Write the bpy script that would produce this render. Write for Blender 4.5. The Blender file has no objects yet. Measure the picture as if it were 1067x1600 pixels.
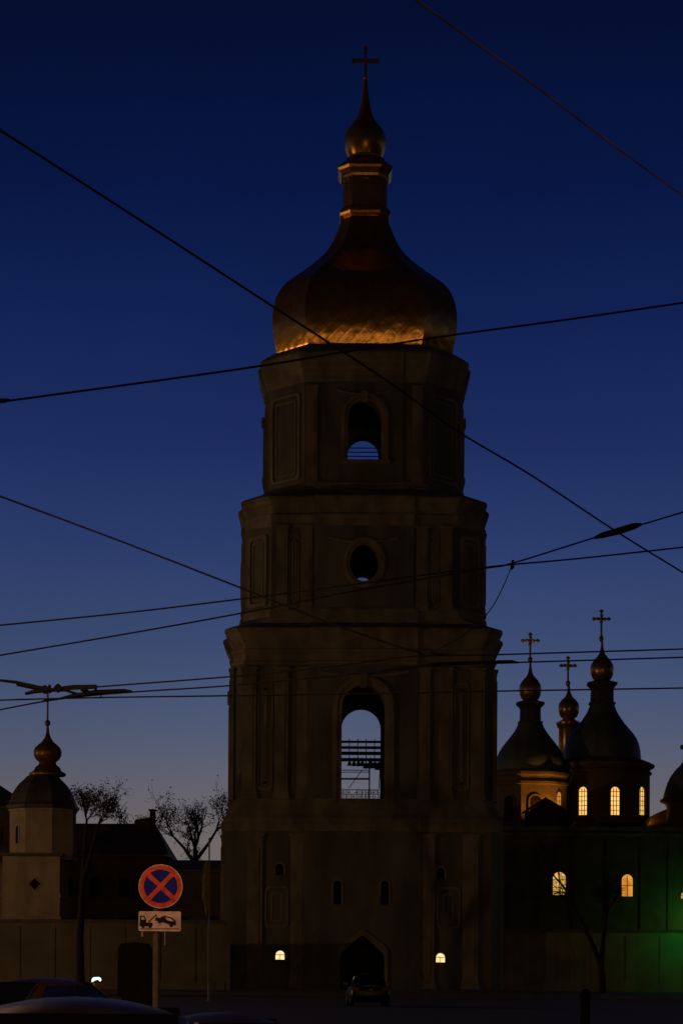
import bpy, math, random
from mathutils import Vector, Matrix
random.seed(7)
S = bpy.context.scene
COL = S.collection
R = math.radians
F = 3315.0            # focal length in pixels of the 1067 x 1600 photograph
HOR, CXP, CAMH = 1517.0, 533.5, 1.6
ROLL = 0.0054

# ---------------------------------------------------------------- camera
cam = bpy.data.objects.new("camera", bpy.data.cameras.new("camera"))
COL.objects.link(cam); S.camera = cam
cam.data.sensor_fit = 'VERTICAL'; cam.data.sensor_height = 36.0
cam.data.lens = F / 1600.0 * 36.0
cam.data.shift_y = (HOR - 800.0) / 1600.0
cam.data.clip_start = 0.1; cam.data.clip_end = 6000
cam.matrix_world = Matrix.Translation((0, 0, CAMH)) @ Matrix.Rotation(R(90), 4, 'X') @ Matrix.Rotation(ROLL, 4, 'Z')

# ---------------------------------------------------------------- sky (deep dusk: glow low in front, night behind)
W = bpy.data.worlds.new("World"); S.world = W; W.use_nodes = True
nt = W.node_tree; N = nt.nodes; L = nt.links
bg = N['Background']
def lin(c):
    return tuple(((v/255.0+0.055)/1.055)**2.4 if v > 10.3 else v/255.0/12.92 for v in c) + (1.0,)
tc = N.new('ShaderNodeTexCoord'); sep = N.new('ShaderNodeSeparateXYZ')
L.new(tc.outputs['Generated'], sep.inputs[0])
ramp = N.new('ShaderNodeValToRGB'); L.new(sep.outputs['Z'], ramp.inputs[0])
cr = ramp.color_ramp; cr.interpolation = 'LINEAR'
SKY = [(1517, (120, 108, 96)), (1400, (115, 105, 98)), (1300, (106, 100, 101)), (1240, (99, 97, 106)), (1180, (86, 92, 113)), (1100, (71, 84, 115)), (1000, (57, 73, 111)),
       (850, (42, 59, 106)), (700, (29, 45, 95)), (500, (17, 34, 83)), (300, (8, 23, 67)), (0, (4, 13, 46))]
while len(cr.elements) < len(SKY) + 1: cr.elements.new(0.5)
for e, (py, c) in zip(cr.elements, SKY):
    e.position = math.sin(math.atan((HOR - py) / F)); e.color = tuple(v*.98 for v in lin(c)[:3]) + (1,)
cr.elements[len(SKY)].position = 0.75; cr.elements[len(SKY)].color = lin((1, 5, 20))
az = N.new('ShaderNodeMapRange')      # the afterglow is in the west, ahead; the sky behind is night
az.inputs['From Min'].default_value = -0.35; az.inputs['From Max'].default_value = 0.75
az.inputs['To Min'].default_value = 0.06; az.inputs['To Max'].default_value = 1.0
L.new(sep.outputs['Y'], az.inputs['Value'])
mul = N.new('ShaderNodeMix'); mul.data_type = 'RGBA'; mul.blend_type = 'MULTIPLY'; mul.inputs[0].default_value = 1.0
L.new(ramp.outputs[0], mul.inputs[6]); L.new(az.outputs[0], mul.inputs[7])
sn = N.new('ShaderNodeTexNoise'); sn.inputs['Scale'].default_value = 5.0; sn.inputs['Detail'].default_value = 3.0
L.new(tc.outputs['Generated'], sn.inputs['Vector'])
sr = N.new('ShaderNodeMapRange'); sr.inputs['From Min'].default_value = .3; sr.inputs['From Max'].default_value = .7; sr.inputs['To Min'].default_value = .92; sr.inputs['To Max'].default_value = 1.07
L.new(sn.outputs[0], sr.inputs['Value'])
mv = N.new('ShaderNodeMix'); mv.data_type = 'RGBA'; mv.blend_type = 'MULTIPLY'; mv.inputs[0].default_value = 1.0     # thin uneven haze
L.new(mul.outputs[2], mv.inputs[6]); L.new(sr.outputs[0], mv.inputs[7])
nish = N.new('ShaderNodeTexSky'); nish.sky_type = 'NISHITA'; nish.sun_disc = False
nish.sun_elevation = R(-5); nish.sun_rotation = R(0)
sc = N.new('ShaderNodeMix'); sc.data_type = 'RGBA'; sc.blend_type = 'ADD'; sc.inputs[0].default_value = 0.006
L.new(mv.outputs[2], sc.inputs[6]); L.new(nish.outputs[0], sc.inputs[7])
L.new(sc.outputs[2], bg.inputs[0]); bg.inputs[1].default_value = 1.0

# last afterglow of the sun that has set ahead of the camera
sl = bpy.data.lights.new("sun", 'SUN'); sl.energy = 0.02; sl.angle = R(10); sl.color = (1, .75, .55)
so = bpy.data.objects.new("sun", sl); COL.objects.link(so)
so.rotation_euler = (R(-89), 0, 0)

S.view_settings.view_transform = 'Standard'; S.view_settings.look = 'None'
S.view_settings.exposure = 0.0; S.view_settings.gamma = 1.0

# ---------------------------------------------------------------- helpers
def unroll(px, py):
    dx, dy = px - CXP, HOR - py
    return dx - dy*ROLL, dy + dx*ROLL
def P(px, py, d):
    dx, dy = unroll(px, py)
    return Vector((dx/F*d, d, CAMH + dy/F*d))

def mat(name, col, rough=.8, metal=0.0, col2=None, scale=3.0, bump=0.0, detail=6.0, spec=.5, stretch=None):
    m = bpy.data.materials.new(name); m.use_nodes = True
    n = m.node_tree.nodes; l = m.node_tree.links; b = n['Principled BSDF']
    b.inputs['Base Color'].default_value = (*col, 1); b.inputs['Roughness'].default_value = rough
    b.inputs['Metallic'].default_value = metal
    b.inputs['Specular IOR Level'].default_value = spec
    t = n.new('ShaderNodeTexCoord')
    src = t.outputs['Object']
    if stretch:
        mp = n.new('ShaderNodeMapping'); mp.inputs['Scale'].default_value = stretch
        l.new(src, mp.inputs[0]); src = mp.outputs[0]
    no = n.new('ShaderNodeTexNoise'); no.inputs['Scale'].default_value = scale; no.inputs['Detail'].default_value = detail
    l.new(src, no.inputs['Vector'])
    if col2:
        r = n.new('ShaderNodeValToRGB'); r.color_ramp.elements[0].position = .35; r.color_ramp.elements[1].position = .65
        r.color_ramp.elements[0].color = (*col2, 1); r.color_ramp.elements[1].color = (*col, 1)
        l.new(no.outputs[0], r.inputs[0]); l.new(r.outputs[0], b.inputs['Base Color'])
    if bump:
        bp = n.new('ShaderNodeBump'); bp.inputs['Strength'].default_value = bump; bp.inputs['Distance'].default_value = .1
        l.new(no.outputs[0], bp.inputs['Height']); l.new(bp.outputs[0], b.inputs['Normal'])
    return m
def glow(name, col, strength, col2=None, scale=2.0):
    m = bpy.data.materials.new(name); m.use_nodes = True
    n = m.node_tree.nodes; l = m.node_tree.links; n.clear()
    o = n.new('ShaderNodeOutputMaterial'); e = n.new('ShaderNodeEmission'); l.new(e.outputs[0], o.inputs[0])
    e.inputs[0].default_value = (*col, 1); e.inputs[1].default_value = strength
    if col2:
        t = n.new('ShaderNodeTexCoord'); no = n.new('ShaderNodeTexNoise'); no.inputs['Scale'].default_value = scale
        l.new(t.outputs['Object'], no.inputs['Vector'])
        r = n.new('ShaderNodeValToRGB'); r.color_ramp.elements[0].position = .38; r.color_ramp.elements[1].position = .6
        r.color_ramp.elements[0].color = (*col2, 1); r.color_ramp.elements[1].color = (*col, 1)
        l.new(no.outputs[0], r.inputs[0]); l.new(r.outputs[0], e.inputs[0])
    return m

class MB:
    """collects shapes, builds ONE mesh object"""
    def __init__(s, M=None): s.v = []; s.f = []; s.mi = []; s.M = M or Matrix(); s.cur = 0; s.sm = []; s.smooth = False
    def add(s, vs, fs):
        k = len(s.v); s.v += [s.M @ Vector(p) for p in vs]
        for f in fs: s.f.append([i+k for i in f]); s.mi.append(s.cur); s.sm.append(s.smooth)
        return s
    def box(s, c, d, rz=0.0, taper=1.0):
        x, y, z = c; a, b, h = d[0]/2, d[1]/2, d[2]/2
        cs, sn = math.cos(rz), math.sin(rz); vs = []
        for k, t in ((-h, 1), (h, taper)):
            for u, w in ((-a, -b), (a, -b), (a, b), (-a, b)):
                u, w = u*t, w*t
                vs.append((x+u*cs-w*sn, y+u*sn+w*cs, z+k))
        return s.add(vs, [(3, 2, 1, 0), (4, 5, 6, 7), (0, 1, 5, 4), (1, 2, 6, 5), (2, 3, 7, 6), (3, 0, 4, 7)])
    def loft(s, rings, cap0=True, cap1=True):
        n = len(rings[0]); vs = [p for r in rings for p in r]; fs = []
        for i in range(len(rings)-1):
            for j in range(n):
                k = (j+1) % n
                fs.append((i*n+j, i*n+k, (i+1)*n+k, (i+1)*n+j))
        if cap0: fs.append(tuple(range(n-1, -1, -1)))
        if cap1: fs.append(tuple((len(rings)-1)*n + j for j in range(n)))
        return s.add(vs, fs)
    def lathe(s, c, prof, n=32, rot=0.0):
        """prof: (r, z) from bottom to top"""
        sm = s.smooth; s.smooth = n > 10
        s.loft([[(c[0]+max(r, .002)*math.cos(rot+2*math.pi*j/n), c[1]+max(r, .002)*math.sin(rot+2*math.pi*j/n), z) for j in range(n)] for r, z in prof])
        s.smooth = sm; return s
    def tube(s, pts, r, n=6):
        pts = [Vector(p) for p in pts]; rings = []
        rs = r if isinstance(r, (list, tuple)) else [r]*len(pts)
        for i, p in enumerate(pts):
            t = (pts[min(i+1, len(pts)-1)] - pts[max(i-1, 0)])
            if t.length < 1e-9: t = Vector((0, 0, 1))
            t.normalize()
            u = t.cross(Vector((0, 0, 1)) if abs(t.z) < .9 else Vector((1, 0, 0))).normalized(); w = u.cross(t)
            rings.append([p + (u*math.cos(2*math.pi*k/n) + w*math.sin(2*math.pi*k/n))*rs[i] for k in range(n)])
        sm = s.smooth; s.smooth = True; s.loft(rings); s.smooth = sm; return s
    def prism(s, poly, O, U, V, Nn, t):
        """flat outline poly (u,v) at O, axes U,V, thickness t along -N (front face at O)"""
        O, U, V, Nn = Vector(O), Vector(U), Vector(V), Vector(Nn)
        a = [O + U*u + V*v - Nn*t for u, v in poly]; b = [O + U*u + V*v for u, v in poly]
        return s.loft([a, b])
    def ringprism(s, outer, inner, O, U, V, Nn, t, closed=True):
        O, U, V, Nn = Vector(O), Vector(U), Vector(V), Vector(Nn)
        n = len(outer); vs = []
        for q, off in ((outer, 0), (inner, 0), (inner, t), (outer, t)):
            vs += [O + U*u + V*v - Nn*off for u, v in q]
        fs = []
        for j in range(n if closed else n-1):
            k = (j+1) % n
            for a in range(4):
                b = (a+1) % 4
                fs.append((a*n+j, a*n+k, b*n+k, b*n+j))
        if not closed:
            fs.append((0, n, 2*n, 3*n)); fs.append((n-1, 4*n-1, 3*n-1, 2*n-1))
        return s.add(vs, fs)
    def build(s, name, mats, parent=None):
        me = bpy.data.meshes.new(name); me.from_pydata([tuple(p) for p in s.v], [], s.f)
        mats = mats if isinstance(mats, (list, tuple)) else [mats]
        for m in mats: me.materials.append(m)
        me.polygons.foreach_set('material_index', s.mi); me.polygons.foreach_set('use_smooth', s.sm)
        import bmesh
        b = bmesh.new(); b.from_mesh(me); bmesh.ops.recalc_face_normals(b, faces=b.faces); b.to_mesh(me); b.free()
        if any(s.sm):
            try: me.set_sharp_from_angle(angle=R(50))
            except Exception: pass
        o = bpy.data.objects.new(name, me); COL.objects.link(o)
        if parent:
            o.parent = parent
            if any(abs(v) > 1e-9 for v in parent.location): o.matrix_parent_inverse = Matrix.Translation(-parent.location)
        return o
def tag(o, label, cat, group=None, kind=None):
    if label: o['label'] = label
    if cat: o['category'] = cat
    if group: o['group'] = group
    if kind: o['kind'] = kind
    return o
def thing(name, label, cat, loc=(0, 0, 0), group=None):
    o = bpy.data.objects.new(name, None); COL.objects.link(o); o.location = loc; o.empty_display_size = .5
    return tag(o, label, cat, group)
def cut(o, cutters):
    """boolean difference, result stored in the object's own mesh"""
    tmp = []
    for c in cutters:
        k = c.build('cutter', [bpy.data.materials[0]]); tmp.append(k)
        md = o.modifiers.new('b', 'BOOLEAN'); md.operation = 'DIFFERENCE'; md.object = k; md.solver = 'EXACT'
    dg = bpy.context.evaluated_depsgraph_get(); dg.update()
    me = bpy.data.meshes.new_from_object(o.evaluated_get(dg))
    o.modifiers.clear(); o.data = me
    for k in tmp: bpy.data.objects.remove(k, do_unlink=True)
def arch(w, h, n=14):
    """arched outline, sill centre at 0,0; half width w, total height h"""
    s = h - w
    return [(-w, 0), (w, 0)] + [(w*math.cos(a), s + w*math.sin(a)) for a in [math.pi*i/n for i in range(n+1)]]
def ell(a, b, n=28): return [(a*math.cos(2*math.pi*i/n), b*math.sin(2*math.pi*i/n)) for i in range(n)]
X, Y, Z = Vector((1, 0, 0)), Vector((0, 1, 0)), Vector((0, 0, 1))

# ---------------------------------------------------------------- materials
M = {}
M['plaster'] = mat('plaster_teal', (.205, .20, .17), .9, col2=(.11, .108, .092), scale=.55, bump=.3, detail=10, stretch=(1, 1, .35))
M['trim'] = mat('plaster_white', (.345, .30, .225), .85, col2=(.18, .155, .115), scale=.8, bump=.25, detail=10, stretch=(1, 1, .5))
M['plaster2'] = mat('plaster_cream', (.45, .40, .31), .9, col2=(.35, .31, .24), scale=.5, bump=.15)
M['ochre'] = mat('ochre_plaster', (.24, .175, .095), .9, col2=(.16, .115, .06), scale=.6, bump=.2)
M['wallp'] = mat('stained_plaster', (.23, .205, .145), .9, col2=(.14, .125, .09), scale=.45, bump=.4, detail=10)
M['beige'] = mat('beige_limewash', (.48, .40, .29), .9, col2=(.30, .25, .18), scale=.8, bump=.25, detail=10, stretch=(1, 1, .5))
M['white'] = mat('limewash', (.55, .52, .46), .9, col2=(.42, .39, .34), scale=.4, bump=.15)
M['roof'] = mat('roof_metal', (.10, .085, .075), .55, .15, col2=(.06, .055, .05), scale=1.2, bump=.2)
M['coping'] = mat('coping_stone', (.22, .195, .14), .9, col2=(.14, .125, .09), scale=2)
M['dullgold'] = mat('weathered_gilding', (.30, .165, .06), .42, .6, col2=(.16, .09, .035), scale=3, bump=.1)
M['dome'] = mat('dome_green', (.16, .20, .16), .55, .1, col2=(.10, .12, .10), scale=.8, bump=.1, stretch=(1, 1, .3))
M['dark'] = mat('dark_wood', (.03, .025, .02), .8, col2=(.02, .016, .012), scale=4)
M['house'] = mat('dark_brick', (.10, .075, .06), .9, col2=(.07, .05, .04), scale=1.5, bump=.3)
M['void'] = mat('unlit_glass', (.012, .012, .014), .6, spec=.12)
M['glass'] = mat('car_glass', (.01, .01, .012), .12)
M['iron'] = mat('iron', (.009, .008, .008), .8, .1, col2=(.006, .006, .006), scale=8, spec=.1)
M['bronze'] = mat('bell_bronze', (.12, .09, .045), .45, .9, col2=(.07, .06, .035), scale=5)
M['cable'] = mat('cable', (.012, .011, .010), .8, col2=(.016, .014, .012), scale=20, spec=.1)
M['copper'] = mat('copper_wire', (.50, .20, .09), .5, .3, col2=(.06, .04, .03), scale=1.1)
M['bark'] = mat('bark', (.032, .026, .02), .95, col2=(.018, .015, .012), scale=6, bump=.5)
M['leaf'] = mat('leaf', (.06, .065, .03), .8, col2=(.04, .04, .02), scale=2)
M['gold'] = mat('gilding', (.80, .42, .10), .23, .76, col2=(.60, .31, .07), scale=1.4)
M['goldp'] = mat('gilding_small', (.74, .38, .11), .30, .72, col2=(.5, .3, .09), scale=3, bump=.05)
# gilded sheets laid in a diamond pattern, slightly uneven
g = M['gold'].node_tree; gb = g.nodes['Principled BSDF']
gt = g.nodes.new('ShaderNodeTexCoord'); gn = g.nodes.new('ShaderNodeTexNoise'); gn.inputs['Scale'].default_value = .9; gn.inputs['Detail'].default_value = 1.5
g.links.new(gt.outputs['Object'], gn.inputs['Vector'])
w1 = g.nodes.new('ShaderNodeTexWave'); w1.inputs['Scale'].default_value = .42; w1.inputs['Distortion'].default_value = .3
mp1 = g.nodes.new('ShaderNodeMapping'); mp1.inputs['Rotation'].default_value = (0, R(45), 0); g.links.new(gt.outputs['Object'], mp1.inputs[0]); g.links.new(mp1.outputs[0], w1.inputs['Vector'])
w2 = g.nodes.new('ShaderNodeTexWave'); w2.inputs['Scale'].default_value = .42; w2.inputs['Distortion'].default_value = .3
mp2 = g.nodes.new('ShaderNodeMapping'); mp2.inputs['Rotation'].default_value = (0, R(-45), 0); g.links.new(gt.outputs['Object'], mp2.inputs[0]); g.links.new(mp2.outputs[0], w2.inputs['Vector'])
ma = g.nodes.new('ShaderNodeMath'); ma.operation = 'MAXIMUM'; g.links.new(w1.outputs['Fac'], ma.inputs[0]); g.links.new(w2.outputs['Fac'], ma.inputs[1])
pw = g.nodes.new('ShaderNodeMath'); pw.operation = 'POWER'; pw.inputs[1].default_value = 14; g.links.new(ma.outputs[0], pw.inputs[0])
b1 = g.nodes.new('ShaderNodeBump'); b1.inputs['Strength'].default_value = .03; b1.inputs['Distance'].default_value = .10; g.links.new(pw.outputs[0], b1.inputs['Height'])
b2 = g.nodes.new('ShaderNodeBump'); b2.inputs['Strength'].default_value = .17; b2.inputs['Distance'].default_value = .3
g.links.new(gn.outputs[0], b2.inputs['Height']); g.links.new(b1.outputs[0], b2.inputs['Normal']); g.links.new(b2.outputs[0], gb.inputs['Normal'])
M['asphalt'] = mat('asphalt', (.05, .05, .05), .85, col2=(.035, .035, .037), scale=.8, bump=.1)
M['paving'] = mat('paving', (.10, .095, .085), .85, col2=(.07, .066, .06), scale=1.5, bump=.2)
M['kerb'] = mat('kerb_granite', (.16, .155, .15), .8, col2=(.11, .105, .1), scale=4)
M['red'] = mat('sign_red', (.62, .09, .045), .6, col2=(.36, .05, .03), scale=9, spec=.2)
M['blue'] = mat('sign_blue', (.008, .016, .26), .7, col2=(.006, .012, .17), scale=9, spec=.15)
M['signw'] = mat('sign_white', (.60, .50, .46), .7, col2=(.40, .32, .28), scale=9, spec=.2)
M['black'] = mat('black_paint', (.010, .010, .010), .75, spec=.15)
M['steel'] = mat('galvanised', (.26, .25, .23), .5, .6, col2=(.18, .17, .16), scale=6)
M['win_warm'] = glow('window_warm', (1.0, .62, .19), 1.2, (1.0, .48, .10), .9)
M['win_orange'] = glow('window_orange', (1.0, .44, .07), .85, (.70, .24, .03), 1.0)
M['win_yellow'] = glow('window_yellow', (1.0, .58, .14), .85, (.55, .30, .07), 1.6)
M['win_white'] = glow('window_white', (1.0, .84, .50), 1.3, (1.0, .58, .22), 3.0)
M['lamp'] = glow('lamp_lens', (1.0, .55, .18), 60)

# ---------------------------------------------------------------- ground
def sheet(name, x0, x1, y0, y1, z, m, nx=1):
    b = MB(); b.add([(x0, y0, z), (x1, y0, z), (x1, y1, z), (x0, y1, z)], [(0, 1, 2, 3)])
    return tag(b.build(name, m), None, None, kind='structure')
sheet('ground', -3000, 3000, -3000, 4000, 0, M['paving'])
sheet('road', -400, 400, -60, 126, .004, M['asphalt'])
kb = MB()
for i in range(-40, 41): kb.box((i*1.5, 126.15, .075), (1.49, .3, .15 + .004*(i % 3)))
tag(kb.build('kerb', M['kerb']), None, None, kind='structure')
pv = MB(); pv.box((0, 145, .06), (300, 37.4, .12)); tag(pv.build('pavement', M['paving']), None, None, kind='structure')

# ================================================================= BELL TOWER
XC, YC = 1.63, 180.0
def hw(px, cf):
    w = px/F*YC
    for _ in range(8): w = px/F*(YC - w*(1-cf))
    return w
def zs(py, w, cf): return CAMH + (HOR-py)/F*(YC - w*(1-cf))
def zd(py, d): return CAMH + (HOR-py)/F*d
def plan(w, cf, b=0, e=0):
    c = w*cf; side = [(-(w-c), -w)]
    if b: side += [(-b, -w), (-b, -w-e), (b, -w-e), (b, -w)]
    side += [(w-c, -w)]
    out = []
    for k in range(4):
        for x, y in side:
            for _ in range(k): x, y = -y, x
            out.append((x+XC, y+YC))
    return out
def tloft(mb, rows, b=0, e=0, dz=0):
    rings = []
    for r in rows:
        py, px, cf = r; w = hw(px, cf); z = zs(py, w, cf)
        rings.append([(x, y, z) for x, y in plan(w, cf, b, e)])
    mb.loft(rings[::-1])
tower = thing('bell_tower', 'tall four-tiered baroque bell tower topped by a gilded onion dome and cross', 'bell tower', (XC, YC, 0))
C4, C3, C2, C1 = .38, .23, .10, .07
W4, W3, W2, W1 = hw(149, C4), hw(185, C3), hw(202.5, C2), hw(216, C1)
E4, E3, E2, E1 = .25, .40, .45, .5
B4, B3, B2, B1 = 3.1, 4.0, 4.3, 4.6
# walls
walls = {}
for nm, rows, b, e in (('w4', [(612, 149, C4), (769, 149, C4)], B4, E4), ('w3', [(830, 185, C3), (979, 185, C3)], B3, E3),
                       ('w2', [(1042, 202.5, C2), (1256, 202.5, C2)], B2, E2), ('w1', [(1299, 216, C1), (1552, 216, C1)], B1, E1)):
    m = MB(); tloft(m, rows, b, e)
    walls[nm] = m.build('wall', M['plaster'], tower)
def room(w, z0, z1):
    m = MB(); m.box((XC, YC, (z0+z1)/2), (2*w, 2*w, z1-z0)); return m
def through(poly, z, y0, y1):
    m = MB(); m.prism(poly, (XC, y0, z), X, Z, -Y, y1-y0); return m
def side_through(poly, z):
    m = MB(); m.prism(poly, (XC+20, YC, z), Y, Z, X, 40); return m
# upper tier opening
f4 = YC-W4-E4; k4 = YC+W4
hw4 = 26/F*f4; s4 = zd(719, f4); h4 = zd(626, f4)-s4
hb4 = 24.5/F*k4; hb = zd(688, k4)-s4
cut(walls['w4'], [room(W4-1.5, s4-.8, s4+h4+1.6), through(arch(hw4, h4), s4, f4-1, YC), through(arch(hb4, hb), s4, YC, k4+2), side_through(arch(hw4, h4), s4)])
# round window tier
f3 = YC-W3-E3; k3 = YC+W3
rx, ry = 22.5/F*f3, 28.5/F*f3; c3 = zd(879.5, f3)
b_rx, b_ry = 21/F*k3, 27/F*k3; cb3 = zd(901, k3)-b_ry
cut(walls['w3'], [room(W3-1.6, c3-ry-1, c3+ry+1.2), through(ell(rx, ry), c3, f3-1, YC), through(ell(b_rx, b_ry), cb3, YC, k3+2)])
# belfry tier
f2 = YC-W2-E2; k2 = YC+W2
hw2 = 33.5/F*f2; s2 = zd(1255, f2); h2 = zd(1071, f2)-s2
hb2 = 30.6/F*k2; sb2 = s2; hbk2 = zd(1108, k2)-sb2
cut(walls['w2'], [room(W2-1.8, s2-.01, s2+h2+1.0), through(arch(hw2, h2), s2, f2-1, YC), through(arch(hb2, hbk2), sb2, YC, k2+2), side_through(arch(hw2, h2), s2)])
# gate tier
f1 = YC-W1-E1; g_h = zd(1462, f1); g_w = 34.5/F*f1
gate_poly = [(-g_w, -.5), (g_w, -.5), (g_w, zd(1496, f1)), (g_w*.93, zd(1489, f1)), (g_w*.7, zd(1482, f1)), (g_w*.4, zd(1472, f1)), (g_w*.12, zd(1464, f1)), (0, g_h),
             (-g_w*.12, zd(1464, f1)), (-g_w*.4, zd(1472, f1)), (-g_w*.7, zd(1482, f1)), (-g_w*.93, zd(1489, f1)), (-g_w, zd(1496, f1))]
fw1 = YC-W1
def pxX(px, py, d): return P(px, py, d).x
cutters = [through(gate_poly, 0, f1-1, f1+6.5)]
NICHE = []
for px, py0, py1, hwid in ((437, 1368, 1350, 6), (688, 1373, 1355, 6), (527, 1413, 1376, 6), (601, 1413, 1376, 6)):
    fy = f1 if abs(px-563) < 60 else fw1
    x = pxX(px, (py0+py1)/2, fy); NICHE.append((x, fy, zd(py0, fy), hwid/F*fy, zd(py1, fy)-zd(py0, fy)))
WINL = []
for px, py0, py1, hwid in ((437.5, 1500.5, 1486, 7), (688, 1503.5, 1488.5, 7)):
    x = pxX(px, py0, fw1); WINL.append((x, fw1, zd(py0, fw1), hwid/F*fw1, zd(py1, fw1)-zd(py0, fw1)))
for x, fy, z, w, h in NICHE + WINL:
    m = MB(); m.prism(arch(w, h), (x, fy-1, z), X, Z, -Y, 1.5); cutters.append(m)
cut(walls['w1'], cutters)
# cornices
for nm, rows, b, e in (
    ('c4', [(553, 139, C4), (562, 156, C4), (566, 161.5, C4), (568, 163, C4), (571, 163, C4), (573, 161.5, C4), (580, 160.5, C4), (584, 158.5, C4), (590, 157.5, C4), (593, 155, C4), (600, 153.5, C4), (603, 151.5, C4), (610, 151, C4), (612.5, 149.8, C4)], B4, E4),
    ('c3', [(768, 150, C4), (773, 155, C3), (783, 187, C3), (785, 191, C3), (787, 192, C3), (790, 192, C3), (791, 190, C3), (797, 188, C3), (801, 184.5, C3), (808, 182.5, C3), (812, 182, C3), (813, 187, C3), (817, 187.2, C3), (819, 185.8, C3), (826, 185.5, C3), (831, 185.6, C3)], B3, E3),
    ('c2', [(958, 185.6, C3), (960, 187, C3), (972, 189, C3), (977, 192, C2), (983, 213, C2), (985, 216.5, C2), (989, 217, C2), (991, 215, C2), (998, 212, C2), (1005, 208, C2), (1012, 204.5, C2), (1017, 203.5, C2), (1018, 206, C2), (1023, 206, C2), (1025, 203.5, C2), (1036, 203, C2), (1037, 205.5, C2), (1041, 205.5, C2), (1043, 203.2, C2)], B2, E2),
    ('c1', [(1250, 203.2, C2), (1256, 205, C1), (1274, 213, C1), (1280, 218, C1), (1286, 219, C1), (1288, 217.4, C1), (1296, 217, C1), (1300, 216.6, C1)], B1, E1)):
    m = MB()
    if nm == 'c4': rows = rows
    tloft(m, rows, b, e); m.build('cornice', M['trim'], tower)
# lower plinth and string course of the gate tier
def band(py0, py1, px, cf, b, e, name='string_course'):
    m = MB(); tloft(m, [(py0, px, cf), (py0+1, px+1.2, cf), (py1-1, px+1.2, cf), (py1, px, cf)], b, e); return m.build(name, M['trim'], tower)
# pilasters on every tier, front and sides
def pilaster(u, w, z0, z1, half, face, e=.28, cap=.5, base=.7):
    """one pilaster at offset u along face k (0 front,1 right,2 back,3 left)"""
    ang = face*math.pi/2
    m = MB(Matrix.Translation((XC, YC, 0)) @ Matrix.Rotation(ang, 4, 'Z'))
    y = -w
    def bx(hw_, d, a, b_): m.box((u, y-d/2+.02, (a+b_)/2), (2*hw_, d+.04, b_-a))
    bx(half*1.22, e*1.3, z0, z0+base*.5); bx(half*1.1, e*1.15, z0+base*.5, z0+base)
    bx(half, e, z0+base, z1-cap)
    bx(half*1.08, e*1.12, z1-cap, z1-cap*.7); bx(half*.98, e*1.02, z1-cap*.7, z1-cap*.45); bx(half*1.22, e*1.35, z1-cap*.45, z1)
    bx(half*.55, e+.07, z0+base*1.6, z1-cap*1.9)
    return m.build('pilaster', M['trim'], tower)
TIERS = (
    (W4, zs(768, W4, C4), zs(613, W4, C4), (( .47, .40), (.78*W4/W4*.0+.0, 0))),)
def lay_pilasters(w, f, py0, py1, offs, half):
    z0, z1 = zd(py0, f), zd(py1, f)
    for face in range(4):
        for o in offs:
            for sgn in (-1, 1):
                pilaster(sgn*o/F*f, w, z0, z1, half, face)
ff4, ff3, ff2, ff1 = YC-W4, YC-W3, YC-W2, YC-W1
lay_pilasters(W4, ff4, 762, 603, (82,), .42)
lay_pilasters(W3, ff3, 956, 822, (90, 128), .46)
lay_pilasters(W2, ff2, 1250, 1043, (93, 128, 178), .55)
lay_pilasters(W1, ff1, 1545, 1303, (100, 168), .62)
# framed panels: on the canted corners of the upper tiers and between pilasters
def panel(u, w, z0, z1, half, ang, dist, depth=.14, wd=.22):
    m = MB(Matrix.Translation((XC, YC, 0)) @ Matrix.Rotation(ang, 4, 'Z'))
    h = z1-z0
    def rr(hw_, hh, r=.35):
        q = []
        for sx, sy, a0 in ((1, -1, -90), (1, 1, 0), (-1, 1, 90), (-1, -1, 180)):
            for t in range(5):
                a = R(a0 + t*22.5); q.append((sx*(hw_-r)+r*math.cos(a), sy*(hh-r)+r*math.sin(a)))
        return q
    m.ringprism(rr(half, h/2), rr(half-wd, h/2-wd), (u, -dist-depth, (z0+z1)/2), X, Z, -Y, depth+.05)
    m.ringprism(rr(half-.5, h/2-.5, .2), rr(half-.62, h/2-.62, .2), (u, -dist-depth*.5, (z0+z1)/2), X, Z, -Y, depth*.5+.05)
    return m.build('panel_frame', M['trim'], tower)
for k in range(4):
    a = k*math.pi/2 + math.pi/4
    d4 = (2*W4 - W4*C4)/math.sqrt(2); l4 = W4*C4*math.sqrt(2)/2
    panel(0, 0, zd(755, ff4+1.5), zd(620, ff4+1.5), l4*.80, a, d4, .16)
    d3 = (2*W3 - W3*C3)/math.sqrt(2); l3 = W3*C3*math.sqrt(2)/2
    panel(0, 0, zd(950, ff3+1), zd(838, ff3+1), l3*.72, a, d3, .16, .3)
    b = k*math.pi/2
    for sg in (-1, 1):
        panel(sg*109/F*ff3, 0, zd(950, ff3), zd(835, ff3), .42, b, W3, .10, .12)
        panel(sg*153/F*ff2, 0, zd(1235, ff2), zd(1066, ff2), .62, b, W2, .10, .14)
        panel(sg*134/F*ff1, 0, zd(1450, ff1), zd(1385, ff1), .95, b, W1, .10, .16)
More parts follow.
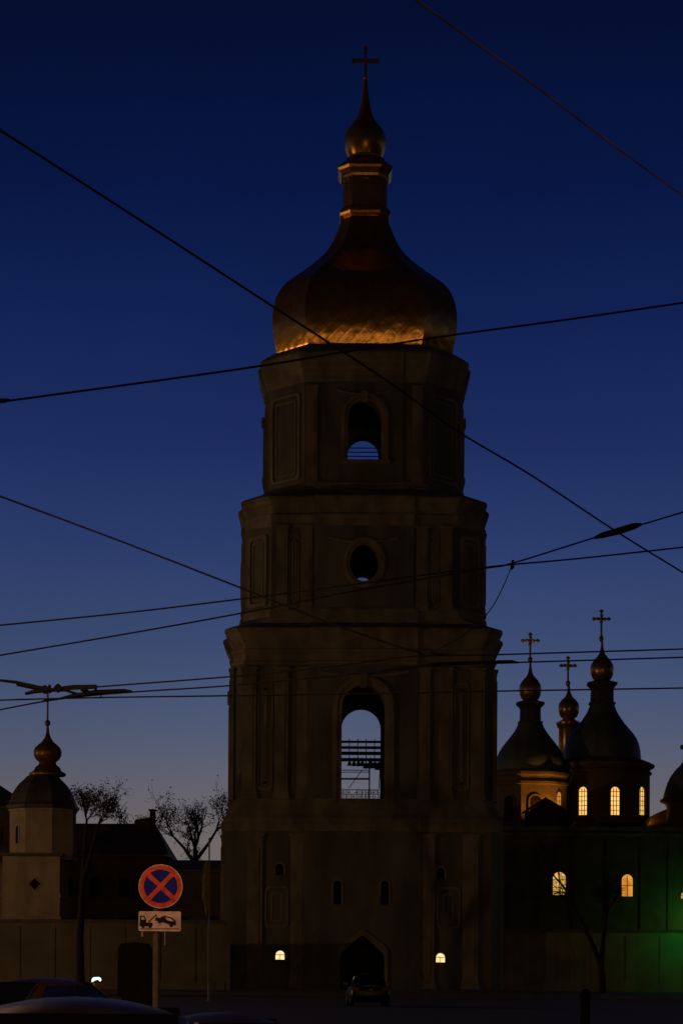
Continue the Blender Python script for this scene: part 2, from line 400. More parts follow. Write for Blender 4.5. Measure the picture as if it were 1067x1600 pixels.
# archivolts
def offs(poly_f, d): return poly_f(d)
for k in range(4):
    mm = Matrix.Translation((XC, YC, 0)) @ Matrix.Rotation(k*math.pi/2, 4, 'Z')
    for (w_, h_, s_, wall, e, t) in () if k == 2 else ((hw4, h4, s4, W4, E4, .55), (hw2, h2, s2, W2, E2, .75)):
        m = MB(mm)
        inner = arch(w_, h_)[1:]; inner = inner + [(-w_, 0)]
        out1 = [(w_+t, 0)] + arch(w_+t, h_+t)[2:] + [(-w_-t, 0)]
        mid = [(w_+t*.5, 0)] + arch(w_+t*.5, h_+t*.5)[2:] + [(-w_-t*.5, 0)]
        m.ringprism(out1, mid, (0, -wall-e-.32, s_), X, Z, -Y, .36, closed=False)
        m.ringprism(mid, inner, (0, -wall-e-.16, s_), X, Z, -Y, .20, closed=False)
        m.box((0, -wall-e-.28, s_+h_+t*.45), (.5, .5, t*1.5))         # keystone
        m.build('archivolt', M['trim'], tower)
        m = MB(mm); m.box((0, -wall-e-.15, s_-.16), (2*w_+2*t+.3, .5, .3)); m.build('window_sill', M['trim'], tower)
    if k == 2: continue
    m = MB(mm)
    m.ringprism(ell(rx+.55, ry+.55), ell(rx+.25, ry+.25), (0, -W3-E3-.26, c3), X, Z, -Y, .3); m.ringprism(ell(rx+.25, ry+.25), ell(rx, ry), (0, -W3-E3-.13, c3), X, Z, -Y, .17)
    m.build('window_surround', M['trim'], tower)
# stucco rosettes and garlands over the openings
for (zz, fy, wd) in ((zd(612, f4), f4, 2.2), (zd(843, f3), f3, 2.8), (zd(1052, f2), f2, 3.6)):
    m = MB()
    gp = [(XC+wd*(i/12-1), fy-.06, zz+.35*(i/12-1)**2-.2) for i in range(25)]
    m.tube(gp, [.10+.05*(i % 2) for i in range(25)], 7)
    m.build('stucco_garland', M['trim'], tower)
# gate: surround, recessed leaves
m = MB()
outer = [(x*1.16, z if z < 0 else z*1.0 + (.5 if z > 1 else 0)) for x, z in gate_poly]
m.ringprism(outer[1:], gate_poly[1:], (XC, f1-.22, 0), X, Z, -Y, .26, closed=False)
m.build('gate_surround', M['trim'], tower)
m = MB()
for sg in (-1, 1):
    m.box((XC+sg*g_w*.5, f1+6.3, 1.9), (g_w*.96, .12, 3.6))
    for q in range(5): m.box((XC+sg*g_w*(.12+q*.19), f1+6.2, 1.9), (.05, .08, 3.5))
m.build('gate', M['dark'], tower)
m = MB(); m.prism([(-g_w, 3.72), (g_w, 3.72), (g_w, 5.4), (-g_w, 5.4)], (XC, f1+6.32, 0), X, Z, -Y, .1); m.build('fanlight', M['void'], tower)
# niches and the two lit windows
for x, fy, z, w, h in NICHE:
    m = MB(); m.ringprism(arch(w+.16, h+.16), arch(w, h), (x, fy-.09, z), X, Z, -Y, .12); fr = m.build('window', M['trim'], tower)
    m = MB(); m.prism(arch(w-.002, h-.002), (x, fy+.35, z), X, Z, -Y, .08); m.build('pane', M['void'], fr)
for x, fy, z, w, h in WINL:
    m = MB(); m.ringprism(arch(w+.13, h+.13), arch(w, h), (x, fy-.07, z), X, Z, -Y, .10); fr = m.build('window', M['trim'], tower)
    m = MB(); m.prism(arch(w-.002, h-.002), (x, fy+.30, z), X, Z, -Y, .05); m.build('pane', M['win_white'], fr)
    m = MB(); m.box((x, fy+.27, z+h*.28), (.035, .04, h*.55)); m.box((x, fy+.27, z+h*.57), (2*w, .04, .05)); m.box((x, fy+.268, z+.02), (2*w, .04, .04))
    m.build('muntin', M['dark'], fr)
# dome (canted square like the tier below), lantern, small onion, cross
DC = .36
DOME = [(561, 133, DC), (553, 136.5, DC), (548, 137.5, DC), (540, 139.5, DC), (530, 141.5, DC), (520, 143, DC), (508, 144, DC), (495, 144, DC), (483, 143, DC), (470, 140, DC), (460, 136, DC), (450, 130, DC), (441, 121.5, DC),
        (434, 112, DC), (428, 103, DC), (421, 93, DC), (413, 82, DC), (405, 72, .37), (396, 62.5, .38), (387, 55.5, .39), (376, 49, .4), (364, 43.5, .4), (352, 39, .4), (343, 36, .4), (339, 34.5, .4)]
m = MB(); m.smooth = True; tloft(m, DOME); dome = m.build('dome', M['gold'], tower); dome.data.set_sharp_from_angle(angle=R(24))
m = MB(); tloft(m, [(339, 35, .4), (337, 38, .4), (333, 39.5, .4), (329, 39, .4), (326, 36, .4), (324, 34, .4), (278, 33, .4), (274, 34, .4), (272, 37, .4), (266, 41, .4), (262, 42.5, .4), (259, 42, .4), (256, 37, .4), (250, 30, .4), (246, 28, .4)])
lan = m.build('lantern', M['goldp'], tower)
for k in range(8):      # recessed looking arched panels between lantern ribs
    a = k*math.pi/4; wl = hw(33, .4)
    d = wl if k % 2 == 0 else (2*wl-.4*wl)/math.sqrt(2)
    mm = MB(Matrix.Translation((XC, YC, 0)) @ Matrix.Rotation(a, 4, 'Z'))
    z0 = zs(320, wl, .4); hh = zs(280, wl, .4)-z0
    wd = .58 if k % 2 == 0 else .36
    mm.ringprism(arch(wd, hh), arch(wd-.12, hh-.12), (0, -d-.07, z0), X, Z, -Y, .1)
    mm.build('lantern_panel', M['goldp'], lan)
cr_ = lambda px: px/F*YC
zc = lambda py: zd(py, YC)
m = MB(); m.lathe((XC, YC), [(cr_(r), zc(p)) for p, r in ((247, 26), (243, 28), (236, 31), (228, 33), (220, 33), (212, 31.5), (204, 27.5), (197, 22), (190, 16.5), (183, 12.5), (175, 10), (165, 7.6), (155, 6), (145, 4.6), (134, 3.6), (124, 3))], 32)
m.build('onion_dome', M['goldp'], tower)
m = MB(); m.lathe((XC, YC), [(cr_(2.2), zc(125)), (cr_(4), zc(123.5)), (cr_(4), zc(121)), (cr_(2), zc(119.5))], 12)
m.box((XC, YC, (zc(124)+zc(73))/2), (cr_(4), cr_(4), zc(73)-zc(124))); m.box((XC, YC, zc(95)), (cr_(40), cr_(4.4), cr_(4.4)))
for sg in (-1, 1): m.box((XC+sg*cr_(19.5), YC, zc(95)), (cr_(3), cr_(5), cr_(7)))
m.box((XC, YC, zc(74)), (cr_(7), cr_(5), cr_(3)))
m.build('cross', M['goldp'], tower)
# railings in the openings
m = MB(); yy = k4-.4
for py in (700, 706.5, 713): m.tube([(XC-hb4, yy, zd(py, yy)), (XC+hb4, yy, zd(py, yy))], .045)
m.build('railing', M['iron'], tower)
m = MB(); yy = f2+.5; z0, z1 = zd(1255, yy), zd(1233, yy); wr = hw2+.05
for q in (0.0, .30, .62, .93): m.box((XC, yy, z0+(z1-z0)*q+.03), (2*wr, .05, .06 if q in (0.0, .93) else .04))
rnd = random.Random(3)
nv = 26
for i in range(nv+1):
    x = XC-wr+2*wr*i/nv
    for a, b in ((0, .30), (.30, .62), (.62, .93)):
        if rnd.random() < .85: m.box((x+rnd.uniform(-.03, .03), yy, z0+(z1-z0)*(a+b)/2), (.05, .04, (b-a)*(z1-z0)))
        if rnd.random() < .55: m.box((x+.07, yy, z0+(z1-z0)*(a+b)/2), (.16, .04, .045))
m.build('railing', M['iron'], tower)
# bell frame: beams across the belfry, an inner gallery
wb = W2-1.9
for py, th in ((1159, 3.2), (1168, 4), (1177, 5), (1187, 5)):
    m = MB(); m.box((XC, YC, zd(py, YC)), (2*wb, .3, cr_(th)))
    for i in range(24): m.box((XC-wb+.35+i*(2*wb-.7)/23, YC-.16, zd(py, YC)), (.07, .1, cr_(th)+.28))
    m.build('bell_beam', M['dark'], tower)
m = MB(); yy = YC+3
for py, r in ((1203.5, .04), (1206.5, .035), (1217, .085)): m.tube([P(470, py, yy), P(577, py, yy)], r)
m.tube([P(577, 1188, yy), P(577, 1262, yy)], .07); m.tube([P(545, 1231, yy), P(566, 1203, yy)], .035); m.tube([P(594, 1200, yy), P(592, 1232, yy)], .05); m.tube([P(520, 1188, yy), P(520, 1262, yy)], .07)
m.build('gallery_rail', M['dark'], tower)
def bell(px, py, r, label):
    c = P(px, py, YC); o = thing('bell', label, 'bell', (c.x, YC, c.z), 'bells hanging in the belfry arch')
    m = MB(); m.lathe((c.x, YC), [(r, c.z-r*1.5), (r*.98, c.z-r*1.42), (r*.75, c.z-r), (r*.6, c.z-r*.5), (r*.52, c.z-r*.2), (r*.3, c.z), (r*.1, c.z+.02)], 16); m.build('bell_body', M['bronze'], o)
    m = MB(); m.tube([(c.x, YC, c.z), (c.x, YC, c.z+.35)], .04); m.build('hanger', M['iron'], o)
    m = MB(); m.tube([(c.x, YC, c.z-.2*r), (c.x, YC, c.z-r*1.7)], [.02, .05]); m.build('clapper', M['iron'], o)
BL = ['first small bell from the edge of the lattice, hung under the lowest belfry beam', 'second small bell along the belfry beam, beside the first', 'third small bell along the belfry beam', 'fourth bell along the beam, just before the low-hung one',
      'low-hung long bell near the middle of the belfry arch', 'wider bell just past the low-hung one in the belfry arch', 'squat bell between the wide bell and the last one in the belfry', 'largest bell in the belfry arch, last along the beam by the jamb']
for (px, py, r), lb in zip(((546, 1190, .22), (553, 1190, .24), (560, 1190, .25), (566, 1190, .25), (572, 1192, .30), (579, 1190, .36), (586, 1191, .33), (593, 1191, .42)), BL): bell(px, py, r, lb)

# ================================================================= CATHEDRAL
cath = thing('cathedral', 'dark cathedral with onion domes and glowing arched windows behind the tower', 'cathedral', (29, 275, 0))
def lathe_at(px, D, prof, name, m, parent, n=32, rot=0.0):
    """prof rows (py, r in px) top to bottom or bottom to top"""
    x = P(px, sum(p for p, _ in prof)/len(prof), D).x
    mb = MB(); rows = sorted(((r/F*D, P(px, p, D).z) for p, r in prof), key=lambda t: 0)
    mb.lathe((x, D), rows[::-1] if rows[0][1] > rows[-1][1] else rows, n, rot)
    return mb.build(name, m, parent), x
def orth_cross(px, D, top, arm, base, half, parent):
    mb = MB(); zz = lambda py: P(px, py, D).z; x = P(px, arm, D).x; u = D/F
    mb.tube([(x, D, zz(base)), (x, D, zz(top+3))], 1.7*u, 8)
    mb.tube([(x-half*u, D, zz(arm)), (x+half*u, D, zz(arm))], 1.7*u, 8)
    for c in ((x, zz(top+3)), (x-(half-1.5)*u, zz(arm)), (x+(half-1.5)*u, zz(arm))):
        for dx, dz in ((0, 1.5), (1.8, 0), (-1.8, 0), (0, -1.2)): mb.box((c[0]+dx*u, D, c[1]+dz*u), (2.8*u, 2.4*u, 2.8*u), 0)
    for k in range(8):
        a = R(22.5+45*k); rr = 7.5 if k % 2 else 6
        mb.tube([(x, D, zz(arm)), (x+rr*u*math.cos(a), D, zz(arm)+rr*u*math.sin(a))], [1.4*u, .5*u], 6)
    mb.lathe((x, D), [(1.5*u, zz(base+1)), (3.4*u, zz(base-2)), (3.9*u, zz(base-4.5)), (3.2*u, zz(base-7)), (1.2*u, zz(base-9))], 12)
    return mb.build('cross', M['goldp'], parent)
def arch_window(px, py0, py1, D, wpx, yaw, parent, pane, bars=(.0,), rows=4, depth=.35, off=0.0, fw=.22, trim='white'):
    """protruding frame; py0 sill, py1 top; yaw = outward normal turned from -Y"""
    c = P(px, py0, D); w = wpx/F*D; h = (py0-py1)/F*D
    Nn = Vector((math.sin(yaw), -math.cos(yaw), 0)); U = Vector((math.cos(yaw), math.sin(yaw), 0))
    O = c + Nn*off
    mb = MB(); mb.ringprism(arch(w+fw, h+fw), arch(w, h), O+Nn*depth, U, Z, Nn, depth+.3); fr = mb.build('window', M[trim], parent)
    mb = MB(); mb.prism(arch(w-.002, h-.002), O+Nn*.06, U, Z, Nn, .04); mb.build('pane', M[pane], fr)
    mb = MB()
    for b in bars: mb.prism([(b*w-.04, .02), (b*w+.04, .02), (b*w+.04, h-.1-abs(b)*w*.5), (b*w-.04, h-.1-abs(b)*w*.5)], O+Nn*.12, U, Z, Nn, .05)
    for i in range(1, rows):
        zz = h*i/rows; mb.prism([(-w, zz-.035), (w, zz-.035), (w, zz+.035), (-w, zz+.035)], O+Nn*.115, U, Z, Nn, .05)
    mb.build('muntin', M['dark'], fr)
    return fr
DR = 272.0
# right, largest cupola
lathe_at(940, DR, [(1190, 60), (1184, 60.5), (1174, 59.5), (1164, 57.5), (1154, 53.5), (1146, 48), (1138, 41), (1130, 34.5), (1122, 29), (1114, 24), (1106, 20.5), (1101, 19)], 'dome', M['dome'], cath, 40)
lathe_at(940, DR, [(1102, 19), (1101, 22), (1098, 22), (1097, 19), (1078, 18.5), (1074, 21), (1070, 25), (1067, 25), (1064, 14), (1062, 12)], 'lantern', M['roof'], cath, 8, R(22.5))
lathe_at(940, DR, [(1063, 12), (1060, 15), (1053, 18), (1046, 18.6), (1039, 17.4), (1032, 13), (1026, 7.5), (1020, 4), (1010, 2), (1002, 1.6)], 'onion_dome', M['goldp'], cath, 24)
orth_cross(939, DR, 952, 967, 1002, 13, cath)
lathe_at(940, DR, [(1290, 74), (1212, 74), (1211, 77), (1208, 77), (1206, 73), (1204, 75), (1200, 81), (1197, 81.5), (1194, 76), (1188, 62)], 'drum', M['ochre'], cath, 40)
xr = P(940, 1250, DR).x; rr_ = 74/F*DR
for dg, pane in ((-67, 'win_warm'), (-29.5, 'win_warm'), (8, 'win_warm'), (45.5, 'win_warm')):
    a = R(dg); fx = xr+rr_*math.sin(a)*1.0; fy = DR-rr_*math.cos(a)
    px = CXP + fx/fy*F + (HOR-1250)*ROLL
    arch_window(px, 1273.5, 1229.5, fy, 7, a, cath, pane, (-.33, .33), 6, .28, 0, .16, 'ochre')
# smaller cupola hidden behind
DMm = 284.0
lathe_at(888, DMm, [(1200, 20), (1185, 16.5), (1140, 15.5), (1136, 18), (1132, 20), (1129, 20), (1126, 12), (1123, 9), (1120, 13), (1113, 16), (1107, 16.6), (1100, 15.4), (1094, 11.5), (1089, 6), (1082, 3), (1072, 1.6)], 'cupola', M['goldp'], cath, 24)
orth_cross(887, DMm, 1025, 1040, 1072, 12, cath)
lathe_at(884, DMm, [(1300, 38), (1215, 38), (1214, 44), (1208, 44), (1195, 36), (1185, 24), (1178, 18)], 'drum', M['ochre'], cath, 8, R(22.5))
# left cupola
DL = 268.0
lathe_at(828, DL, [(1205, 54), (1196, 54.5), (1186, 53), (1176, 49), (1168, 44), (1160, 38), (1152, 31.5), (1144, 25.5), (1137, 21.5), (1131, 19)], 'dome', M['dome'], cath, 40)
lathe_at(828, DL, [(1132, 19), (1131, 20.5), (1128, 20.5), (1127, 17.5), (1108, 17), (1105, 19), (1101, 23.5), (1098, 23.5), (1095, 13), (1093, 11)], 'lantern', M['roof'], cath, 8, R(22.5))
lathe_at(828, DL, [(1094, 11), (1091, 14), (1084, 17), (1077, 17.6), (1070, 16.2), (1063, 12), (1058, 7), (1052, 3.6), (1043, 2), (1035, 1.6)], 'onion_dome', M['goldp'], cath, 24)
orth_cross(828, DL, 988, 1001, 1035, 13, cath)
lathe_at(828, DL, [(1300, 58), (1230, 58), (1229, 61), (1225, 61), (1223, 58.5), (1217, 58.5), (1214, 62), (1210, 62), (1206, 56), (1203, 53)], 'drum', M['ochre'], cath, 8, R(-90-19-45*.0+0))
xl = P(828, 1250, DL).x; rl = 58*math.cos(R(22.5))/F*DL
for dg in (3.5, 48.5, -41.5):
    a = R(dg); fx = xl+rl*math.sin(a); fy = DL-rl*math.cos(a)
    px = CXP+fx/fy*F+(HOR-1260)*ROLL
    if dg == 48.5: arch_window(px, 1272, 1238, fy, 5, a, cath, 'win_orange', (0,), 5, .14, 0, .14, 'ochre')
    else: arch_window(px, 1282, 1243, fy, 9, a, cath, 'void', (-.33, .33), 5, .2, 0, .2, 'ochre')
# far right cupola, mostly beyond the frame
DQ = 262.0
lathe_at(1088, DQ, [(1252, 54), (1246, 52), (1236, 49.5), (1225, 46), (1214, 41), (1204, 34), (1196, 26), (1190, 22), (1172, 21), (1169, 26), (1165, 26), (1160, 14), (1150, 19), (1140, 17), (1130, 8), (1110, 2)], 'dome', M['dome'], cath, 40)
lathe_at(1088, DQ, [(1300, 47), (1260, 47), (1256, 50), (1253, 57), (1250, 57.5), (1248, 53)], 'drum', M['ochre'], cath, 32)
# body
DB = 258.0
zr = P(900, 1291, DB).z
def bodybox(px0, px1, D0, D1, py_top, name, m):
    a, b = P(px0, 1400, D0).x, P(px1, 1400, D0).x; z = P((px0+px1)/2, py_top, D0).z
    mb = MB(); mb.box(((a+b)/2, (D0+D1)/2, z/2), (b-a, D1-D0, z)); return mb.build(name, m, cath)
bodybox(700, 1280, DB, DB+45, 1297, 'wall', M['ochre'])
zt = P(900, 1297, DB).z
mb = MB(); xa, xb = P(694, 1300, DB).x, P(1290, 1300, DB).x
mb.box(((xa+xb)/2, DB+22, zt-.55), (xb-xa, 45.2, .35)); mb.box(((xa+xb)/2, DB+22, zt+.12), (xb-xa+.5, 46, .5)); mb.build('cornice', M['trim'], cath)
# shallow lead roof behind the parapet, wave-like vaults
mb = MB(); mb.loft([[(xa+.5, DB+.5, zt+.37), (xb-.5, DB+.5, zt+.37), (xb-.5, DB+44, zt+.37), (xa+.5, DB+44, zt+.37)], [(xa+8, DB+18, zt+1.2), (xb-8, DB+18, zt+1.2), (xb-8, DB+28, zt+1.2), (xa+8, DB+28, zt+1.2)]]); mb.build('roof', M['roof'], cath)
for px, r, y0, ln in ((1056, 44, DB+4, 10), (915, 22, DB+1.5, 5)):
    c = P(px, 1292, DB+3); rr = r/F*DB; mb = MB(); mb.smooth = True
    half = [(rr*math.cos(math.pi*i/16), rr*.80*math.sin(math.pi*i/16)) for i in range(17)] + [(-rr, -.8), (rr, -.8)]
    mb.prism(half, (c.x, y0, zt+.3), X, Z, -Y, ln); v = mb.build('vault', M['ochre'], cath)
# small gabled dormer in front of the domes
Dg = DB+.8
gx0, gx1, gap = P(821, 1270, Dg), P(885, 1270, Dg), P(851, 1249, Dg)
mb = MB(); mb.box(((gx0.x+gx1.x)/2, Dg+.8, (gx0.z+zt)/2-.2), (gx1.x-gx0.x, 1.6, gx0.z-zt+.8)); mb.build('dormer', M['house'], cath)
ov = .35
mb = MB(); mb.prism([(gx0.x-gap.x-ov, gx0.z-gap.z-.1), (0, -.1), (gx1.x-gap.x+ov, gx1.z-gap.z-.1), (gx1.x-gap.x+ov, gx1.z-gap.z+.15), (0, .25), (gx0.x-gap.x-ov, gx0.z-gap.z+.15)], (gap.x, Dg-.4, gap.z), X, Z, -Y, 2.2); mb.build('dormer_roof', M['roof'], cath)
mb = MB(); mb.prism([(gx0.x-gap.x, gx0.z-gap.z-.02), (gx1.x-gap.x, gx1.z-gap.z-.02), (0, -.12)], (gap.x, Dg-.01, gap.z), X, Z, -Y, 1.5); mb.build('dormer_gable', M['house'], cath)
# windows of the body
arch_window(873, 1398.5, 1362.5, DB, 10, 0, cath, 'win_yellow', (0,), 3, .2, 0, .2, 'ochre')
arch_window(979, 1400.5, 1366.5, DB, 8.5, 0, cath, 'win_orange', (0,), 2, .2, 0, .2, 'ochre')
arch_window(1068, 1404, 1394, DB, 5, 0, cath, 'win_yellow', (0,), 2, .12, 0, .12, 'ochre')
for px in (800, 846, 900, 952, 1005, 1048):
    mb = MB(); c = P(px, 1400, DB); mb.box((c.x, DB-.08, (zt-.9)/2), (.9, .16, zt-.9)); mb.build('pilaster', M['ochre'], cath)

# ================================================================= PERIMETER WALLS
def perim(px0, px1, D, py_top, label, m, name='perimeter_wall', bays=6):
    a, b = P(px0, py_top, D).x, P(px1, py_top, D).x; z = P((px0+px1)/2, py_top, D).z
    o = thing(name, label, 'wall', ((a+b)/2, D, 0))
    mb = MB(); mb.box(((a+b)/2, D+.4, z/2), (b-a, .8, z))
    for i in range(bays+1): mb.box((a+(b-a)*i/bays, D-.02, (z-.3)/2), (.8, .12, z-.3))
    mb.box(((a+b)/2, D-.06, .35), (b-a, .2, .7)); mb.build('wall', m, o)
    mb = MB(); mb.prism([(-.48, 0), (.48, 0), (0, .28)], (b+.1, D+.4, z+.003), Y, Z, X, b-a+.2); mb.build('coping', M['coping'], o)
    return o
perim(775, 1300, 172, 1458, 'long plastered precinct wall running from the tower past the bare forked tree', M['wallp'], bays=10)
perim(-140, 352, 160, 1442, 'plastered precinct wall below the lit turret and behind the no-stopping sign', M['wallp'], bays=9)

# ================================================================= CORNER TURRET (left)
DT = 168.0
tur = thing('corner_turret', 'small ochre-lit turret with dark bell-shaped roof and tiny onion finial', 'turret', (P(68, 1400, DT).x, DT, 0))
lathe_at(75, DT, [(1213, 26), (1212, 28.5), (1209, 29), (1205, 22), (1199, 19), (1195, 14), (1191, 13), (1187, 18), (1181, 21.5), (1175, 22), (1169, 20), (1164, 15), (1159, 9), (1153, 5), (1145, 2.6), (1134, 1.8)], 'onion_dome', M['dullgold'], tur, 24)
mb = MB(); c = P(75, 1130, DT); u = DT/F
mb.lathe((c.x, DT), [(1.8*u, c.z-5*u), (4.2*u, c.z-2*u), (4.6*u, c.z), (3.8*u, c.z+3*u), (1.6*u, c.z+5*u)], 14)
mb.tube([(c.x, DT, c.z), (c.x, DT, P(75, 1080, DT).z)], 1.6*u); mb.box((c.x, DT, P(75, 1094, DT).z), (14*u, 2.4*u, 2.4*u)); mb.build('cross', M['dullgold'], tur)
lathe_at(68, DT, [(1266, 57), (1264, 58), (1260, 57.5), (1256, 54), (1250, 52), (1242, 49), (1234, 44.5), (1226, 38.5), (1219, 31), (1213, 25)], 'roof', M['roof'], tur, 8, R(22.5))
lathe_at(68, DT, [(1345, 53), (1270, 53), (1269, 55), (1264, 55)], 'drum', M['beige'], tur, 8, R(22.5))
x0, x1 = P(13, 1400, DT).x, P(101, 1400, DT).x
mb = MB(); mb.box(((x0+x1)/2, DT, P(50, 1341, DT).z/2), (x1-x0, 5.6, P(50, 1341, DT).z)); mb.build('wall', M['beige'], tur)
for py, h, e in ((1338, .25, .5), (1402, .25, .2), (1411, .18, .12), (1437, .3, .3)):
    mb = MB(); mb.box(((x0+x1)/2, DT, P(50, py, DT).z), (x1-x0+e, 5.6+e, h)); mb.build('cornice', M['roof'] if py == 1338 else M['beige'], tur)
c = P(55, 1381, DT-2.8)
mb = MB(); d = 9/F*DT; mb.ringprism([(d*1.3, 0), (0, d*1.3), (-d*1.3, 0), (0, -d*1.3)], [(d, 0), (0, d), (-d, 0), (0, -d)], (c.x, DT-2.9, c.z), X, Z, -Y, .16); fr = mb.build('window', M['beige'], tur)
mb = MB(); mb.prism([(d, 0), (0, d), (-d, 0), (0, -d)], (c.x, DT-2.815, c.z), X, Z, -Y, .05); mb.build('pane', M['void'], fr)
for dg in (-45,):
    a = R(dg); ra = 53*math.cos(R(22.5))/F*DT; xx = P(68, 1300, DT).x+ra*math.sin(a); yy = DT-ra*math.cos(a)
    px = CXP+xx/yy*F+(HOR-1300)*ROLL
    fr = arch_window(px, 1318, 1290, yy, 3.5, a, tur, 'void', (), 1, .08, 0, .10, 'white')
x2 = P(-70, 1400, DT).x
mb = MB(); mb.box(((x0+x2)/2-.1, DT+.6, P(0, 1350, DT).z/2), (x0-x2-.1, 5, P(0, 1350, DT).z)); mb.build('side_wall', M['wallp'], tur)

# ================================================================= HOUSES
def hip_house(name, label, px0, px1, D, depth, py_eave, py_ridge, pr0, pr1, m, group=None):
    a, b = P(px0, py_eave, D).x, P(px1, py_eave, D).x; ze = P((px0+px1)/2, py_eave, D).z
    zr_ = P((px0+px1)/2, py_ridge, D+depth/2).z; r0, r1 = P(pr0, py_ridge, D+depth/2).x, P(pr1, py_ridge, D+depth/2).x
    o = thing(name, label, 'house', ((a+b)/2, D+depth/2, 0))
    mb = MB(); mb.box(((a+b)/2, D+depth/2, ze/2), (b-a-.3, depth-.3, ze)); mb.build('wall', m, o)
    mb = MB(); mb.loft([[(a-.2, D-.3, ze), (b+.2, D-.3, ze), (b+.2, D+depth+.3, ze), (a-.2, D+depth+.3, ze)], [(a-.2, D-.3, ze+.15), (b+.2, D-.3, ze+.15), (b+.2, D+depth+.3, ze+.15), (a-.2, D+depth+.3, ze+.15)],
                        [(r0, D+depth/2-.05, zr_), (r1, D+depth/2-.05, zr_), (r1, D+depth/2+.05, zr_), (r0, D+depth/2+.05, zr_)]]); rf = mb.build('roof', M['roof'], o)
    n = max(2, int((b-a)/2.2))
    for fl in range(int(ze/3.4)):
        for i in range(n):
            x = a+(b-a)*(i+.5)/n; z = 1.0+fl*3.3
            mb = MB(); mb.ringprism([(-.6, -.1), (.6, -.1), (.6, 1.8), (-.6, 1.8)], [(-.45, .05), (.45, .05), (.45, 1.65), (-.45, 1.65)], (x, D+.06, z), X, Z, -Y, .12); fr = mb.build('window', M['house'], o)
            mb = MB(); mb.box((x, D+.12, z+.85), (.9, .03, 1.6)); mb.build('pane', M['void'], fr)
    return o, rf
hs, rf = hip_house('house', 'dark hipped-roof house with a chimney between the turret and the bell tower', 84, 261, 176, 9, 1338, 1287, 120, 243, M['house'])
c = P(239, 1288, 180.5); u = 180.5/F
mb = MB(); zt2 = P(239, 1266, 180.5).z; mb.box((c.x, 180.5, (c.z+zt2)/2-.3), (8.5*u, .6, zt2-c.z+.6)); mb.box((c.x, 180.5, zt2), (12*u, .8, 2.5*u)); mb.build('chimney', M['house'], rf)
c = P(224, 1287, 180.5); mb = MB(); mb.loft([[(c.x-11*u, 179.6, c.z-.6), (c.x+11*u, 179.6, c.z-.6), (c.x+11*u, 181.4, c.z-.6), (c.x-11*u, 181.4, c.z-.6)], [(c.x-11*u, 179.6, c.z+5*u), (c.x+11*u, 179.6, c.z+9*u), (c.x+11*u, 181.4, c.z+9*u), (c.x-11*u, 181.4, c.z+5*u)]]); mb.build('dormer', M['house'], rf)
hip_house('house', 'dark long house whose roof slopes up at the photo edge behind the turret', -160, 44, 215, 12, 1262, 1212, -120, -22, M['house'])
hip_house('house', 'low dark annex filling the gap between the chimney house and the tower', 262, 356, 172, 7, 1362, 1344, 266, 350, M['house'])

# ================================================================= TREES
def tree(name, label, base, segs, rnd_seed, lvl, L0, leaves, leaf_size, spread=.62, up=.18, group=None, nchild=(3, 4), grow0=True):
    """segs: list of limb polylines [(x,y,z,r)...]; twigs grow from each limb end"""
    rnd = random.Random(rnd_seed)
    o = thing(name, label, 'tree', base, group)
    tr, tw, lf = MB(), MB(), MB()
    def rv(): return Vector((rnd.uniform(-1, 1), rnd.uniform(-1, 1), rnd.uniform(-1, 1)))
    def leaf(p):
        for _ in range(leaves):
            q = p + rv()*leaf_size*3; a = rv().normalized(); b = a.cross(rv()).normalized(); s = leaf_size*rnd.uniform(.5, 1.2)
            lf.add([q-a*s, q+b*s*.45, q+a*s, q-b*s*.45], [(0, 1, 2, 3)])
    def grow(p, d, ln, r, k):
        pts = [p]; dd = d.copy()
        for i in range(3):
            dd = (dd + rv()*.22 + Vector((0, 0, up*.5))).normalized(); pts.append(pts[-1]+dd*ln/3)
        (tr if k <= 1 else tw).tube(pts, [r, r*.85, r*.72, r*.58], 6 if k < 2 else 4)
        if k >= lvl-1 and leaves: leaf(pts[-1]); leaf(pts[2])
        if k >= lvl: return
        for c in range(rnd.randint(*nchild)):
            q = pts[rnd.choice((1, 2, 3, 3))]; nd = (dd + rv()*spread*1.5 + Vector((0, 0, up))).normalized()
            grow(q, nd, ln*rnd.uniform(.6, .85), max(r*.55, .010), k+1)
    for s in segs:
        pts = [Vector(q[:3]) for q in s]; tr.tube(pts, [q[3] for q in s], 8)
        if s is segs[0] and not grow0: continue
        d = (pts[-1]-pts[-2]).normalized()
        for _ in range(4): grow(pts[-1], (d+rv()*.6).normalized(), L0*rnd.uniform(.7, 1.1), s[-1][3]*.75, 1)
        if len(pts) > 2:
            for q in pts[2:-1]: grow(q, (d+rv()*1.0).normalized(), L0*.8, s[-1][3]*.6, 1)
    t = tr.build('trunk', M['bark'], o)
    if tw.v: tw.build('crown', M['bark'], o)
    if lf.v: lf.build('foliage', M['leaf'], o)
    return o
def pt(px, py, d, r): v = P(px, py, d); return (v.x, v.y, v.z, r)
D1 = 150
tree('broadleaf_tree', 'dark budding tree rising between the ochre turret and the chimney house', (P(126, 1550, D1).x, D1, 0),
     [[pt(126, 1552, D1, .34), pt(125, 1470, D1, .28), pt(130, 1375, D1, .2)], [pt(130, 1376, D1, .18), pt(132, 1330, D1+.5, .13), pt(136, 1282, D1+1, .08)],
      [pt(130, 1378, D1, .18), pt(142, 1335, D1-.5, .13), pt(154, 1288, D1-.6, .08)]], 12, 4, 1.45, 3, .10, .7, .2, grow0=False)
D2 = 200
